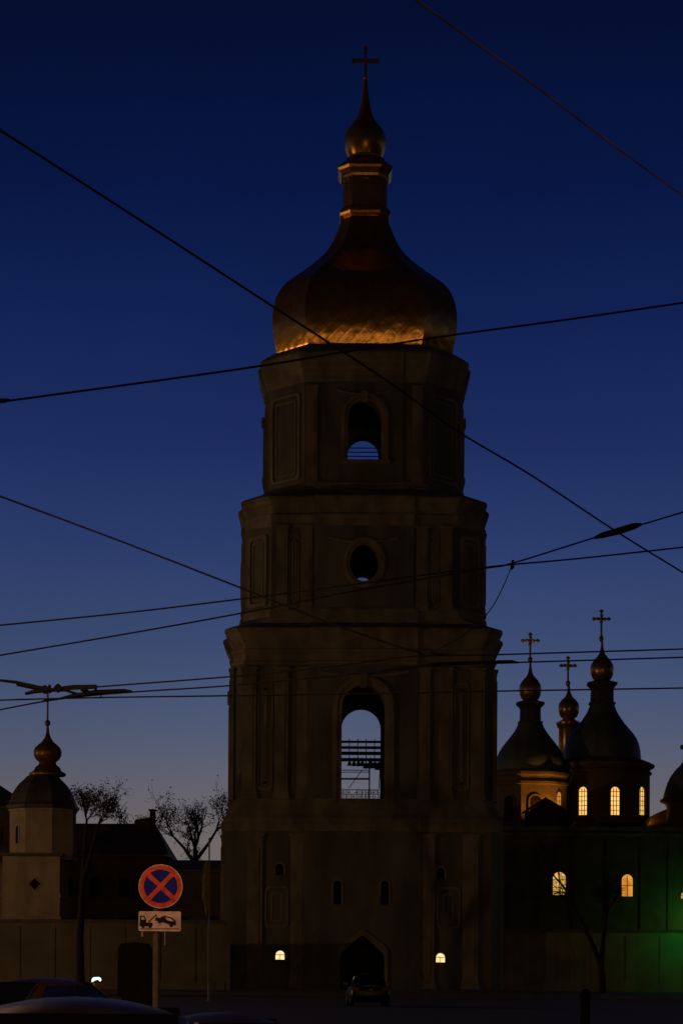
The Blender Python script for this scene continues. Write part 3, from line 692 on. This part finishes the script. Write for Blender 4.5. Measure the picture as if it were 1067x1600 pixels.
tree('bare_tree', 'sparse budding tree against the sky just beside the bell tower', (P(305, 1550, D2).x, D2, 0),
     [[pt(305, 1560, D2, .4), pt(304, 1450, D2, .34), pt(306, 1350, D2, .26), pt(305, 1325, D2, .2)], [pt(305, 1350, D2, .2), pt(288, 1325, D2, .14), pt(272, 1308, D2, .1)],
      [pt(306, 1345, D2, .2), pt(326, 1318, D2, .14), pt(338, 1298, D2, .1)]], 23, 4, 2.0, 2, .13, .8, .10)
D3 = 230
tree('bare_tree', 'distant bare tree whose twigs just clear the ridge of the chimney house', (P(190, 1540, D3).x, D3, 0),
     [[pt(190, 1545, D3, .3), pt(190, 1400, D3, .26), pt(190, 1325, D3, .16)], [pt(190, 1350, D3, .2), pt(205, 1318, D3, .12)]], 5, 3, 2.0, 2, .14, .8, .16)
D4 = 150
tree('bare_tree', 'bare forked tree standing before the precinct wall under the cathedral windows', (P(941, 1562, D4).x, D4, 0),
     [[pt(941, 1562, D4, .28), pt(940, 1530, D4, .25), pt(938, 1505, D4, .23)], [pt(938, 1507, D4, .2), pt(926, 1478, D4, .17), pt(912, 1448, D4, .14), pt(896, 1415, D4+.5, .1)],
      [pt(939, 1507, D4, .2), pt(942, 1470, D4, .16), pt(946, 1430, D4, .12)], [pt(897, 1416, D4+.5, .1), pt(880, 1385, D4+.5, .07), pt(866, 1370, D4+.5, .06)], [pt(884, 1393, D4+.5, .05), pt(874, 1378, D4+.4, .05), pt(871, 1358, D4+.3, .04)], [pt(900, 1421, D4+.5, .06), pt(882, 1394, D4+.8, .05), pt(860, 1393, D4+1, .04)]], 31, 4, 1.6, 0, .1, .75, .12, grow0=False)

# ================================================================= ROAD SIGN
DS = 31.0
pc = P(245, 1600, DS)
sg = thing('road_sign', 'round blue no-stopping sign with red rim and cross over a tow-away plate', 'road sign', (pc.x, DS+.06, 0))
mb = MB(); zt3 = P(247, 1352, DS).z; mb.lathe((P(244, 1480, DS).x, DS+.06), [(.055, 0), (.05, .02), (.048, zt3)], 16); mb.build('post', mat('post_paint', (.08, .06, .04), .8, col2=(.05, .04, .03), scale=9), sg)
c = P(251.5, 1385, DS); rd = 34/F*DS
mb = MB()
mb.ringprism(ell(rd, rd, 48), ell(rd*.77, rd*.77, 48), (c.x, DS-.012, c.z), X, Z, -Y, .012)
mb.cur = 1; mb.prism(ell(rd*.775, rd*.775, 48), (c.x, DS-.006, c.z), X, Z, -Y, .004)
mb.cur = 0
for sgn in (-1, 1):
    a = R(45*sgn+2); U = Vector((math.cos(a), 0, math.sin(a))); V = Vector((-math.sin(a), 0, math.cos(a)))
    mb.prism([(-rd*.79, -.033), (rd*.79, -.033), (rd*.79, .033), (-rd*.79, .033)], (c.x, DS-.009-.001*(sgn+1), c.z), U, V, -Y, .003)
mb.cur = 2; mb.prism(ell(rd*1.012, rd*1.012, 48), (c.x, DS+.004, c.z), X, Z, -Y, .006); mb.ringprism(ell(rd*1.012, rd*1.012, 48), ell(rd*.975, rd*.975, 48), (c.x, DS-.014, c.z), X, Z, -Y, .004)
mb.build('sign_disc', [M['red'], M['blue'], M['signw']], sg)
c = P(250, 1439.5, DS); pw_, ph = 33/F*DS, 15.5/F*DS
mb = MB(); k = .022
rect = [(-pw_+k, -ph), (pw_-k, -ph), (pw_-.006, -ph+.006), (pw_, -ph+k), (pw_, ph-k), (pw_-.006, ph-.006), (pw_-k, ph), (-pw_+k, ph), (-pw_+.006, ph-.006), (-pw_, ph-k), (-pw_, -ph+k), (-pw_+.006, -ph+.006)]
mb.prism(rect, (c.x, DS-.004, c.z), X, Z, -Y, .006)
mb.cur = 1
q = 1/F*DS
def ink(poly, off=0): mb.prism([((x-250)*q, (1439.5-y)*q) for x, y in poly], (c.x, DS-.0075-off, c.z), X, Z, -Y, .003)
ink([(218.5, 1442), (239, 1441.5), (239, 1447), (218.5, 1447.5)])                                     # truck bed
ink([(219, 1431), (226, 1431), (229, 1437), (229, 1442), (219, 1442)]); mb.cur = 0; ink([(221, 1433), (225, 1433), (227, 1437), (221, 1437)], .001); mb.cur = 1   # cab
ink([(231, 1441), (244, 1428.5), (245.5, 1429.5), (233.5, 1441)])                                      # boom
ink([(244.2, 1429), (245.4, 1429), (245.2, 1436), (244.2, 1436)])                                      # cable
ink([(243, 1434), (250, 1434), (257, 1430.5), (269, 1433.5), (275, 1439), (275.5, 1445), (270, 1446), (256, 1441.5), (243, 1438.5)])    # raised car
mb.cur = 0; ink([(258, 1433), (268, 1435.5), (272, 1440), (262, 1438)], .001); mb.cur = 1
for x, y in ((250, 1439.5), (268, 1445)): mb.prism([(u_*3.4*q+(x-250)*q, v_*3.4*q+(1439.5-y)*q) for u_, v_ in ell(1, 1, 14)], (c.x, DS-.0095, c.z), X, Z, -Y, .003)
for x, y in ((224, 1447.5), (235, 1447.5)): mb.prism([(u_*2.6*q+(x-250)*q, v_*2.6*q+(1439.5-y)*q) for u_, v_ in ell(1, 1, 14)], (c.x, DS-.0095, c.z), X, Z, -Y, .003)
ink([(219, 1451), (281, 1450.6), (281, 1451.6), (219, 1452)])
mb.build('sign_plate', [M['signw'], M['black']], sg)
mb = MB()
for zz in (P(250, 1372, DS).z, P(250, 1399, DS).z, P(250, 1439, DS).z): mb.box((P(244, 1440, DS).x, DS+.03, zz), (.14, .05, .04))
mb.box((P(222.5, 1459, DS).x, DS+.01, P(222.5, 1459, DS).z), (.03, .012, .08)); mb.box((P(258, 1466, DS).x, DS+.01, P(258, 1466, DS).z), (.014, .012, .2)); mb.build('bracket', M['steel'], sg)

# ================================================================= FLAGPOLE, POSTS, CABINET
DF = 110.0
b = P(326, 1560, DF); fp = thing('flagpole', 'thin pole with a furled yellow flag left of the bell tower', 'flagpole', (b.x, DF, 0))
mb = MB(); mb.lathe((b.x, DF), [(.07, 0), (.05, .1), (.038, P(328, 1312, DF).z), (.06, P(328, 1311, DF).z), (.02, P(328, 1309, DF).z)], 10); mb.build('pole', M['steel'], fp)
mb = MB(); mb.smooth = True; rings = []
for i, (py, w) in enumerate(((1345, .04), (1352, .12), (1362, .16), (1375, .19), (1390, .18), (1402, .20), (1412, .14), (1424, .07), (1432, .02))):
    c = P(324 - .7*math.sin(i), py, DF); rings.append([(b.x-.13+w*math.cos(a)*(1+.25*math.cos(5*a+i)), DF-.03+.10*math.sin(a)*(1+.2*math.cos(4*a)), c.z) for a in [2*math.pi*k/20 for k in range(20)]])
mb.loft(rings); mb.build('flag', mat('flag_cloth', (.42, .28, .03), .9, col2=(.30, .19, .02), scale=4), fp)
DPp = 45.0
b = P(147, 1600, DPp); o = thing('post_light', 'slim post topped by a small glowing white lamp beside the parked car', 'light', (b.x, DPp, 0))
mb = MB(); mb.lathe((b.x, DPp), [(.05, 0), (.05, .05), (.018, .06), (.018, P(147, 1536, DPp).z)], 10); mb.build('post', mat('ochre_metal', (.55, .33, .12), .5), o)
c = P(151, 1531, DPp); u = DPp/F
mb = MB(); mb.prism([(-7*u, -3.5*u), (-4*u, -2*u), (0, .2*u), (3*u, .5*u), (6*u, -2.5*u), (7.5*u, 0), (6.5*u, 3*u), (3*u, 4.3*u), (-4*u, 4*u), (-6.5*u, 1.5*u)], (c.x, DPp-.05, c.z), X, Z, -Y, .1); mb.build('lamp_head', glow('lamp_cool', (.75, 1.0, .95), 1.6), o)
b = P(37, 1600, DPp); o = thing('marker_post', 'short post with an orange reflective cap by the dark car roof', 'post', (b.x, DPp, 0))
mb = MB(); mb.lathe((b.x, DPp), [(.055, 0), (.05, P(37, 1549, DPp).z)], 10); mb.build('post', M['steel'], o)
zb = P(37, 1549, DPp).z; mb = MB(); mb.lathe((b.x, DPp), [(.055, zb), (.06, zb+.01), (.06, zb+.08), (.03, zb+.11)], 12); mb.build('cap', mat('orange_plastic', (.75, .25, .03), .4), o)
DK = 42.0
c0, c1 = P(184, 1560, DK), P(236, 1472, DK)
o = thing('utility_cabinet', 'dark upright street cabinet with a rounded top behind the sign post', 'cabinet', ((c0.x+c1.x)/2, DK, 0)); hwc = (c1.x-c0.x)/2
mb = MB(); mb.prism([(-hwc, .1), (hwc, .1), (hwc, c1.z-.15), (hwc*.8, c1.z-.03), (0, c1.z), (-hwc*.8, c1.z-.03), (-hwc, c1.z-.15)], ((c0.x+c1.x)/2, DK, 0), X, Z, -Y, .4); mb.build('body', M['iron'], o)
mb = MB(); mb.box(((c0.x+c1.x)/2, DK+.2, .05), (2*hwc*.9, .36, .1)); mb.build('plinth', M['kerb'], o)
mb = MB(); mb.ringprism(ell(hwc*.55, .42, 24), ell(hwc*.50, .39, 24), ((c0.x+c1.x)/2, DK-.012, c1.z-.75), X, Z, -Y, .014); mb.box(((c0.x+c1.x)/2+hwc*.75, DK-.02, 1.0), (.03, .04, .16)); mb.build('door', M['black'], o)
DBo = 52.0
b = P(913.5, 1600, DBo); o = thing('bollard', 'thick dark round-topped bollard in front of the forked tree', 'bollard', (b.x, DBo, 0)); zb = P(913, 1545, DBo).z
mb = MB(); mb.lathe((b.x, DBo), [(.19, 0), (.19, .12), (.135, .16), (.125, zb-.25), (.15, zb-.22), (.15, zb-.16), (.13, zb-.14), (.12, zb-.06), (.06, zb-.01), (.01, zb)], 20); mb.build('body', M['iron'], o)
mb = MB(); mb.ringprism(ell(.137, .137, 20), ell(.12, .12, 20), (b.x, DBo, zb-.35), X, Y, Z, .06); mb.build('band', M['iron'], o)

# ================================================================= CARS
def car(name, label, loc, rz, paint, length=4.5, width=1.78, height=1.45, group=None, plate_light=False):
    o = thing(name, label, 'car', loc, group)
    T = Matrix.Translation(loc) @ Matrix.Rotation(rz, 4, 'Z')       # car points to +Y, rear at -Y
    l2, w2 = length/2, width/2; belt = height*.62
    rings = []
    for t, hw_, zb_, zt_ in ((-1, .72, .42, .78), (-.985, .86, .30, .90), (-.93, .95, .24, .98), (-.75, 1.0, .20, 1.0), (-.3, 1.0, .18, 1.02), (.2, 1.0, .18, 1.0), (.45, .99, .18, .97), (.75, .97, .20, .88), (.92, .9, .24, .78), (.985, .78, .32, .66), (1, .66, .4, .58)):
        y = t*l2; a = hw_*w2; z0 = zb_; z1 = zt_*belt; rings.append([T @ Vector(p) for p in ((-a*.9, y, z0), (a*.9, y, z0), (a, y, z0+.15), (a*1.0, y, (z0+z1)/2+.05), (a*.96, y, z1-.07), (a*.86, y, z1), (-a*.86, y, z1), (-a*.96, y, z1-.07), (-a, y, (z0+z1)/2+.05), (-a, y, z0+.15))])
    mb = MB(); mb.smooth = True; mb.loft(rings)
    bd = mb.build('body', paint, o)
    def sect(y, zb_, zt_, wb, wt, n=14):
        pts = [(-wb, y, zb_), (wb, y, zb_)]
        for i in range(n+1):
            s = i/n; ang = math.pi*s
            pts.append((wt*math.cos(ang)*(1.0), y, zt_-.13*(abs(math.cos(ang))**2.2)))
        return [T @ Vector(p) for p in pts]
    zb_ = belt-.02
    cab = [(-.80, belt+.04, .78, .74), (-.70, belt+.20, .79, .72), (-.55, height-.07, .80, .68), (-.40, height-.015, .81, .66), (-.2, height, .82, .655), (.02, height-.01, .82, .655), (.12, height-.06, .81, .66), (.30, belt+.20, .80, .70), (.44, belt+.05, .78, .74)]
    mb = MB(); mb.smooth = True; mb.loft([sect(y*l2, zb_, zt_, wb*w2, wt*w2) for y, zt_, wb, wt in cab]); mb.build('cabin', paint, o)
    glass = M['glass']
    def quad(name_, pts, th=.012, m=glass):
        v = [T @ Vector(p) for p in pts]; n = (v[1]-v[0]).cross(v[2]-v[0]).normalized(); mb = MB(); mb.loft([[q-n*th for q in v], [q+n*th for q in v]]); return mb.build(name_, m, o)
    quad('rear_window', [(-.66*w2, -.79*l2, belt+.05), (.66*w2, -.79*l2, belt+.05), (.60*w2, -.56*l2, height-.09), (-.60*w2, -.56*l2, height-.09)])
    quad('windscreen', [(.66*w2, .445*l2, belt+.06), (-.66*w2, .445*l2, belt+.06), (-.60*w2, .13*l2, height-.085), (.60*w2, .13*l2, height-.085)])
    for sx in (-1, 1):
        quad('side_window', [(sx*.815*w2, -.66*l2, belt+.03), (sx*.815*w2, -.13*l2, belt+.03), (sx*.70*w2, -.15*l2, height-.15), (sx*.72*w2, -.5*l2, height-.16)])
        quad('side_window', [(sx*.815*w2, -.11*l2, belt+.03), (sx*.80*w2, .33*l2, belt+.03), (sx*.71*w2, .10*l2, height-.16), (sx*.70*w2, -.11*l2, height-.15)])
        mb = MB(T); mb.box((sx*(w2+.08), .27*l2, belt+.1), (.2, .1, .14), 0, .85); mb.build('mirror', paint, o)
        mb = MB(T); mb.box((sx*w2*.74, -l2*.945, belt*.86), (.34, .22, .15), sx*.25); mb.build('tail_light', M['tail'], o)
        mb = MB(T); mb.box((sx*w2*.68, l2*.945, belt*.66), (.36, .2, .13), -sx*.25); mb.build('headlight', M['lens'], o)
        for sy in (-.62, .62):
            mb = MB(T @ Matrix.Translation((sx*(w2-.11), sy*l2, .32)) @ Matrix.Rotation(R(90), 4, 'Y')); mb.lathe((0, 0), [(.22, -.1), (.31, -.1), (.325, -.06), (.325, .06), (.31, .1), (.22, .1)], 24); wh = mb.build('wheel', M['black'], o)
            mb = MB(T @ Matrix.Translation((sx*(w2-.11), sy*l2, .32)) @ Matrix.Rotation(R(90), 4, 'Y')); mb.lathe((0, 0), [(.21, -.105), (.21, .105)], 20)
            for k in range(5): mb.box((.1*math.cos(k*1.257), .1*math.sin(k*1.257), .11*sx*0+.108), (.05, .05, .02), k*1.257)
            mb.build('rim', M['steel'], wh)
    mb = MB(T); mb.box((0, -l2*.985-.012, belt*.66), (.54, .03, .13)); mb.build('license_plate', M['plate'], o)
    mb = MB(T); mb.box((0, -l2*.99, .42), (width*.80, .1, .14)); mb.box((0, l2*.985, .38), (width*.72, .12, .14)); mb.build('bumper', M['black'], o)
    return o, T
M['tail'] = mat('tail_red', (.25, .02, .015), .25); M['lens'] = mat('headlamp_glass', (.5, .5, .5), .1); M['plate'] = mat('plate_white', (.75, .76, .70), .4)
paint1 = mat('paint_violet_black', (.05, .04, .045), .36, .25, col2=(.04, .032, .036), scale=2, spec=.4)
paint2 = mat('paint_black', (.075, .042, .024), .35, .2, spec=.5)
paint4 = mat('paint_night', (.006, .006, .006), .35, .0, spec=.3)
paint3 = mat('paint_grey', (.05, .046, .045), .4, .2, spec=.35)
car('parked_car', 'nearest dark violet car, only its curved roof showing along the bottom edge', (P(105, 1600, 12).x, 12.6, 0), R(4), paint1, 4.5, 1.95, 1.445)
car('parked_car', 'low grey car whose roof humps up beside the foot of the sign post', (P(345, 1600, 19.5).x, 19.5, 0), R(3), paint3, 4.3, 1.75, 1.225)
car('parked_car', 'black car with ochre glints on its windows beyond the nearest roof', (P(92, 1600, 41).x, 41, 0), R(-32), paint2, 4.4, 1.75, 1.44)
gc, GT = car('parked_car', 'black car with a pale licence plate in front of the tower gateway', (P(575, 1560, 95).x, 97, 0), R(3), paint4, 4.5, 1.8, 1.5)
pl = bpy.data.lights.new('added_plate_lamp', 'POINT'); pl.energy = .25; pl.color = (.9, 1, .55); pl.shadow_soft_size = .03  # small light added to brighten the licence plate
po = bpy.data.objects.new('added_plate_lamp', pl); COL.objects.link(po); po.parent = gc; po.matrix_parent_inverse = Matrix.Translation(-gc.location); po.location = GT @ Vector((0, -2.55, 1.02))

# ================================================================= OVERHEAD WIRES
def wire(label, pts, r=.013, name='overhead_wire', n=10, cat='wire', m='cable', group='trolleybus and span wires over the street'):
    """pts (px,py,d): smooth polyline"""
    V = [P(*p) for p in pts]; out = []
    for i in range(len(V)-1):
        p0, p1, p2, p3 = V[max(i-1, 0)], V[i], V[i+1], V[min(i+2, len(V)-1)]
        for k in range(n):
            t = k/n
            out.append(.5*((2*p1)+(p2-p0)*t+(2*p0-5*p1+4*p2-p3)*t*t+(3*p1-p0-3*p2+p3)*t**3))
    out.append(V[-1]); mb = MB(); mb.tube(out, r, 7)
    return tag(mb.build(name, M[m]), label, cat, group)
wire('long wire slanting from the upper sky down across the gilded dome', [(-40, 178, 22), (0, 203, 22.5), (210, 338, 24.5), (425, 478, 27), (600, 592, 29), (715, 674, 31), (830, 743, 33), (960, 829, 35), (1067, 895, 37), (1130, 932, 38)], .0145)
wire('wire rising gently across the foot of the gilded dome', [(-40, 634, 26), (0, 628, 26), (200, 601, 26.5), (405, 572, 27), (560, 546, 27.5), (710, 523, 28), (880, 500, 28.5), (1067, 473, 29), (1120, 466, 29)], .0145)
wire('faint top wire crossing the corner of the darkest sky', [(600, -40, 20), (650, 0, 20), (740, 65, 21), (830, 130, 22), (945, 218, 24), (1067, 306, 26), (1120, 342, 27)], .011, m='copper')
wire('wire sloping down from the photo edge to the third tier', [(-40, 760, 30), (0, 775, 30), (190, 846, 30.5), (383, 921, 31), (520, 975, 31.3), (640, 1016, 31.5)], .014)
wire('upper of two wires spreading from the third tier to both sides', [(-40, 981, 32), (0, 977, 32), (200, 957, 32), (383, 935, 32), (560, 912, 32), (752, 887, 32), (900, 873, 32), (1067, 855, 32), (1120, 849, 32)], .013)
wire('span wire climbing past the clamp and the long insulator', [(-40, 1031, 32.5), (0, 1024, 32.5), (200, 990, 32.5), (383, 957, 32.5), (560, 922, 32.5), (752, 889, 32.5), (800, 880, 32.5), (935, 838, 32.5), (1000, 820, 32.5), (1067, 800, 32.5), (1120, 783, 32.5)], .013)
wire('thin slack hanger drooping from the clamp to the contact wires', [(800, 882, 32.3), (786, 916, 32.2), (772, 943, 32.1), (755, 965, 32), (720, 995, 31.9), (672, 1020, 31.6)], .008)
wire('highest contact wire through the cathedral crosses', [(100, 1078, 31.5), (155, 1073, 31.5), (362, 1057, 31.5), (520, 1041, 31.5), (640, 1026, 31.5), (770, 1023, 31.5), (1067, 1014, 31.5), (1120, 1012, 31.5)], .012)
wire('middle contact wire below the long switch tongue', [(-40, 1117, 31.8), (0, 1109, 31.8), (95, 1092, 31.8), (205, 1081.5, 31.8), (362, 1071, 31.8), (560, 1052, 31.8), (700, 1038, 31.8), (808, 1035, 31.8), (1067, 1027, 31.8), (1120, 1025, 31.8)], .012)
wire('lowest nearly level contact wire across the onion domes', [(-40, 1096, 32), (0, 1094, 32), (150, 1090, 32), (362, 1087, 32), (560, 1084, 32), (770, 1080, 32), (1067, 1075, 32), (1120, 1074, 32)], .012)
def chunk(name, label, segs, cat='wire fitting', group=None):
    mb = MB()
    for pts, r in segs: mb.tube([P(*p) for p in pts], r, 8)
    return tag(mb.build(name, M['iron']), label, cat, group)
q = 31.6/F
sw = thing('wire_switch', 'black crossing switch of tongues and clamps hung over the small turret', 'wire switch', tuple(P(75, 1076, 31.6)))
def fit(name, segs):
    mb = MB()
    for pts, r in segs: mb.tube([P(*p) for p in pts], [x*q for x in r] if isinstance(r, tuple) else r*q, 8)
    return mb.build(name, M['iron'], sw)
fit('tongue', [([(-30, 1058, 31.6), (0, 1063, 31.6), (26, 1066, 31.6), (28, 1068, 31.6), (60, 1075, 31.6), (78, 1077, 31.6)], (1.6, 2, 2.6, 4, 4, 4))])
fit('tongue', [([(40, 1084, 31.6), (55, 1080.5, 31.6), (80, 1078, 31.6), (110, 1078, 31.6)], (2.5, 3.2, 3.2, 2.5)), ([(88, 1071, 31.6), (95, 1079, 31.6)], (5, 6))])
fit('tongue', [([(85, 1077, 31.6), (115, 1074, 31.6), (150, 1073, 31.6), (152, 1074, 31.6)], (3, 4, 3.4, 2.5)), ([(150, 1072, 31.6), (150, 1081, 31.6)], 2.2)])
fit('tongue', [([(95, 1091.5, 31.6), (115, 1087, 31.6), (150, 1081.5, 31.6), (195, 1079, 31.6), (207, 1080.5, 31.6)], (2, 3.2, 3.6, 2.8, 1.5)), ([(104, 1079, 31.6), (130, 1087, 31.6)], 2)])
fit('clamp', [([(71, 1071, 31.6), (71, 1084, 31.6)], 3), ([(78, 1070, 31.6), (79, 1083, 31.6)], 2.2)])
fit('clamp', [([(128, 1076, 31.6), (142, 1084, 31.6)], 3.5), ([(158, 1081, 31.6), (158, 1089, 31.6)], 1)])
chunk('insulator', 'long dark insulator on the climbing span wire over the cathedral', [([(928, 840.5, 32.5), (940, 836.5, 32.5), (965, 830, 32.5), (990, 822, 32.5), (1002, 819, 32.5)], [.02, .045, .055, .05, .02])], 'insulator')
chunk('wire_clamp', 'small clamp where the slack hanger leaves the climbing span wire', [([(801, 875, 32.5), (800, 887, 32.5)], [.02, .03]), ([(800, 886, 32.4), (799, 890, 32.4)], [.03, .012])], 'clamp')
chunk('wire_clamp', 'forked end clamp at the photo edge on the wire below the dome', [([(-8, 627, 26), (8, 626, 26), (16, 624, 26)], [.03, .03, .01])], 'clamp')
chunk('insulator', 'thick bar insulator sticking out past the tower edge on the middle contact wire', [([(600, 1048, 31.7), (680, 1038, 31.7), (740, 1035.5, 31.7), (800, 1034, 31.7), (810, 1035.5, 31.7)], [.015, .025, .03, .028, .012])], 'insulator')
chunk('wire_clamp', 'pale angled fitting of the contact wires before the second cornice', [([(640, 1015, 31.4), (655, 1019, 31.4), (664, 1026, 31.4)], [.016, .02, .02]), ([(672, 1014, 31.4), (676, 1021, 31.4), (712, 1024, 31.4)], [.015, .02, .012])], 'clamp')

# ================================================================= LAMPS (added or assumed, out of view)
def lamp_light(name, energy, loc, parent, col=(1, .52, .17), size=.25, aim=None):
    l = bpy.data.lights.new(name, 'SPOT' if aim else 'POINT'); l.energy = energy; l.color = col; l.shadow_soft_size = size
    o = bpy.data.objects.new(name, l); COL.objects.link(o)
    if parent: o.parent = parent; o.matrix_parent_inverse = Matrix.Translation(-parent.location)
    o.location = loc
    if aim:
        l.spot_size = R(84); l.spot_blend = .6; o.rotation_euler = Vector(aim).to_track_quat('-Z', 'Y').to_euler()
    return o
def added_lamp(label, x, y, h, energy, dirx, col=(1, .56, .24), aim=None):  # builds one unseen lamp
    o = thing('added_lamp', label, 'assumed lamp', (x, y, 0), 'added and assumed lamps out of view')
    mb = MB(); mb.lathe((x, y), [(.14, 0), (.12, .8), (.07, h-.6), (.05, h)], 12); mb.build('post', M['steel'], o)
    mb = MB(); mb.tube([(x, y, h-.2), (x+dirx*.4, y, h+.2), (x+dirx*1.5, y, h+.35)], .035); mb.build('arm', M['steel'], o)
    mb = MB(); mb.box((x+dirx*1.8, y, h+.36), (.8, .34, .14), 0, 1); hd = mb.build('lamp_head', M['steel'], o)
    mb = MB(); mb.box((x+dirx*1.8, y, h+.27), (.6, .26, .05)); mb.build('lens', M['lamp'], hd)
    lamp_light('lamp_light', energy, (x+dirx*1.8, y, h-.05), o, col, .3, aim)
OR = (1, .50, .20)
added_lamp('assumed street lamp by the turret beyond the photo edge', -52, 128, 12, 5000, 1)  # unseen lamp, assumed from the warm light on turret and tower
added_lamp('added tall lamp far off beyond the turret, out of view, for dome highlights', -150, 162, 16, 36000, 1)  # invented overpowered light for the dome's left highlight and the left facets
added_lamp('added cut-off lamp at the kerb on the sign side, out of view', -7.8, 25.5, 9, 1450, 1, (1, .45, .24), (3.6, 5.4, -6.2))  # unseen spot added and aimed to brighten the sign
added_lamp('added lamp across the square on the cathedral side, out of view', 46, 95, 10, 950, -1)  # added unseen lamp lighting the right facets and precinct wall
added_lamp('assumed street lamp behind the viewer, near', 10, -14, 10, 1500, -1)  # unseen, assumed from the orange reflections on the dome
added_lamp('assumed street lamp behind the viewer, along an assumed side street', -30, -2, 10, 2500, 1)  # assumed lamp out of view, for dome reflections and facade light
added_lamp('added lamp far behind the viewer, first of two', 24, -75, 10, 11000, -1)  # unseen lamp added to strengthen the dome's gold band
added_lamp('added lamp far behind the viewer, second of two', 4, -78, 10, 9500, 1)  # also added for the dome highlight, never in view
added_lamp('added green light before the cathedral wall, out of view, in place of lens flare', 42.2, 253.6, 8.5, 230, 1, (.04, 1, .16))  # added unseen source; its green wash on the wall imitates flare
o = thing('assumed_hanging_lamp', 'assumed lamp slung over the street above the photo edge', 'assumed lamp', (.3, 17, 12.3))  # unseen lamp assumed from the orange light on the top wire
mb = MB(); mb.lathe((.3, 17), [(.20, 12.2), (.18, 12.35), (.08, 12.5), (.03, 12.7)], 16); mb.build('lamp_head', M['steel'], o)
mb = MB(); mb.tube([(-14, 17, 13.2), (.3, 17, 12.7), (14, 17, 13.2)], .012); mb.build('cable', M['cable'], o)
lamp_light('lamp_light', 70, (.3, 17, 12.05), o, (1, .42, .14), .12)
# assumed floodlights on the cathedral roof, hidden by the dormer and the parapet
def flood(label, px, py, D, energy, to, col=(1, .38, .06)):
    c = P(px, py, D); o = thing('assumed_floodlight', label, 'floodlight', tuple(c), 'assumed amber floodlights on the cathedral roof')
    mb = MB(); mb.box((c.x, c.y-.25, c.z-.1), (.5, .2, .35)); mb.tube([(c.x, c.y-.25, c.z-.6), (c.x, c.y-.25, c.z-.1)], .05); mb.build('housing', M['iron'], o)
    lamp_light('flood_light', energy, (c.x, c.y, c.z+.05), o, col, .12, P(*to)-c)
flood('assumed amber floodlight hidden behind the dormer', 872, 1288, 261.2, 1500, (838, 1243, 264.5))  # unseen source, assumed from the orange light on the left drum
flood('assumed amber floodlight behind the parapet by the big drum', 1004, 1289, 261.6, 60, (1030, 1268, 263))  # assumed from the lit side of the vault, not in view
# added green signal outside the frame; its glow stands in for lens flare
DG = 166.3
b = P(1082, 1560, DG); o = thing('added_green_signal', 'added green signal by the precinct wall, out of view, in place of lens flare', 'traffic light', (b.x, DG, 0))
mb = MB(); mb.lathe((b.x, DG), [(.09, 0), (.07, .2), (.06, 6.4)], 12); mb.build('post', M['iron'], o)
mb = MB(); mb.box((b.x, DG-.15, 5.6), (.36, .22, 1.0)); hd = mb.build('signal_head', M['black'], o)
for i, (mm, nm) in enumerate((('tail', 'red_lens'), ('tail', 'amber_lens'), (None, 'green_lens'))):
    mb = MB(Matrix.Translation((b.x, DG-.27, 5.92-.32*i)) @ Matrix.Rotation(R(90), 4, 'X')); mb.lathe((0, 0), [(.11, -.01), (.11, .02), (.05, .04)], 16); mb.build(nm, M[mm] if mm else glow('green_lens', (.05, 1, .25), 20), hd)
lamp_light('added_green_glow', 75, (b.x+.2, DG+3.2, 4.6), o, (.02, 1.0, .12), .1)  # added light set behind the signal head, tinting the precinct wall green
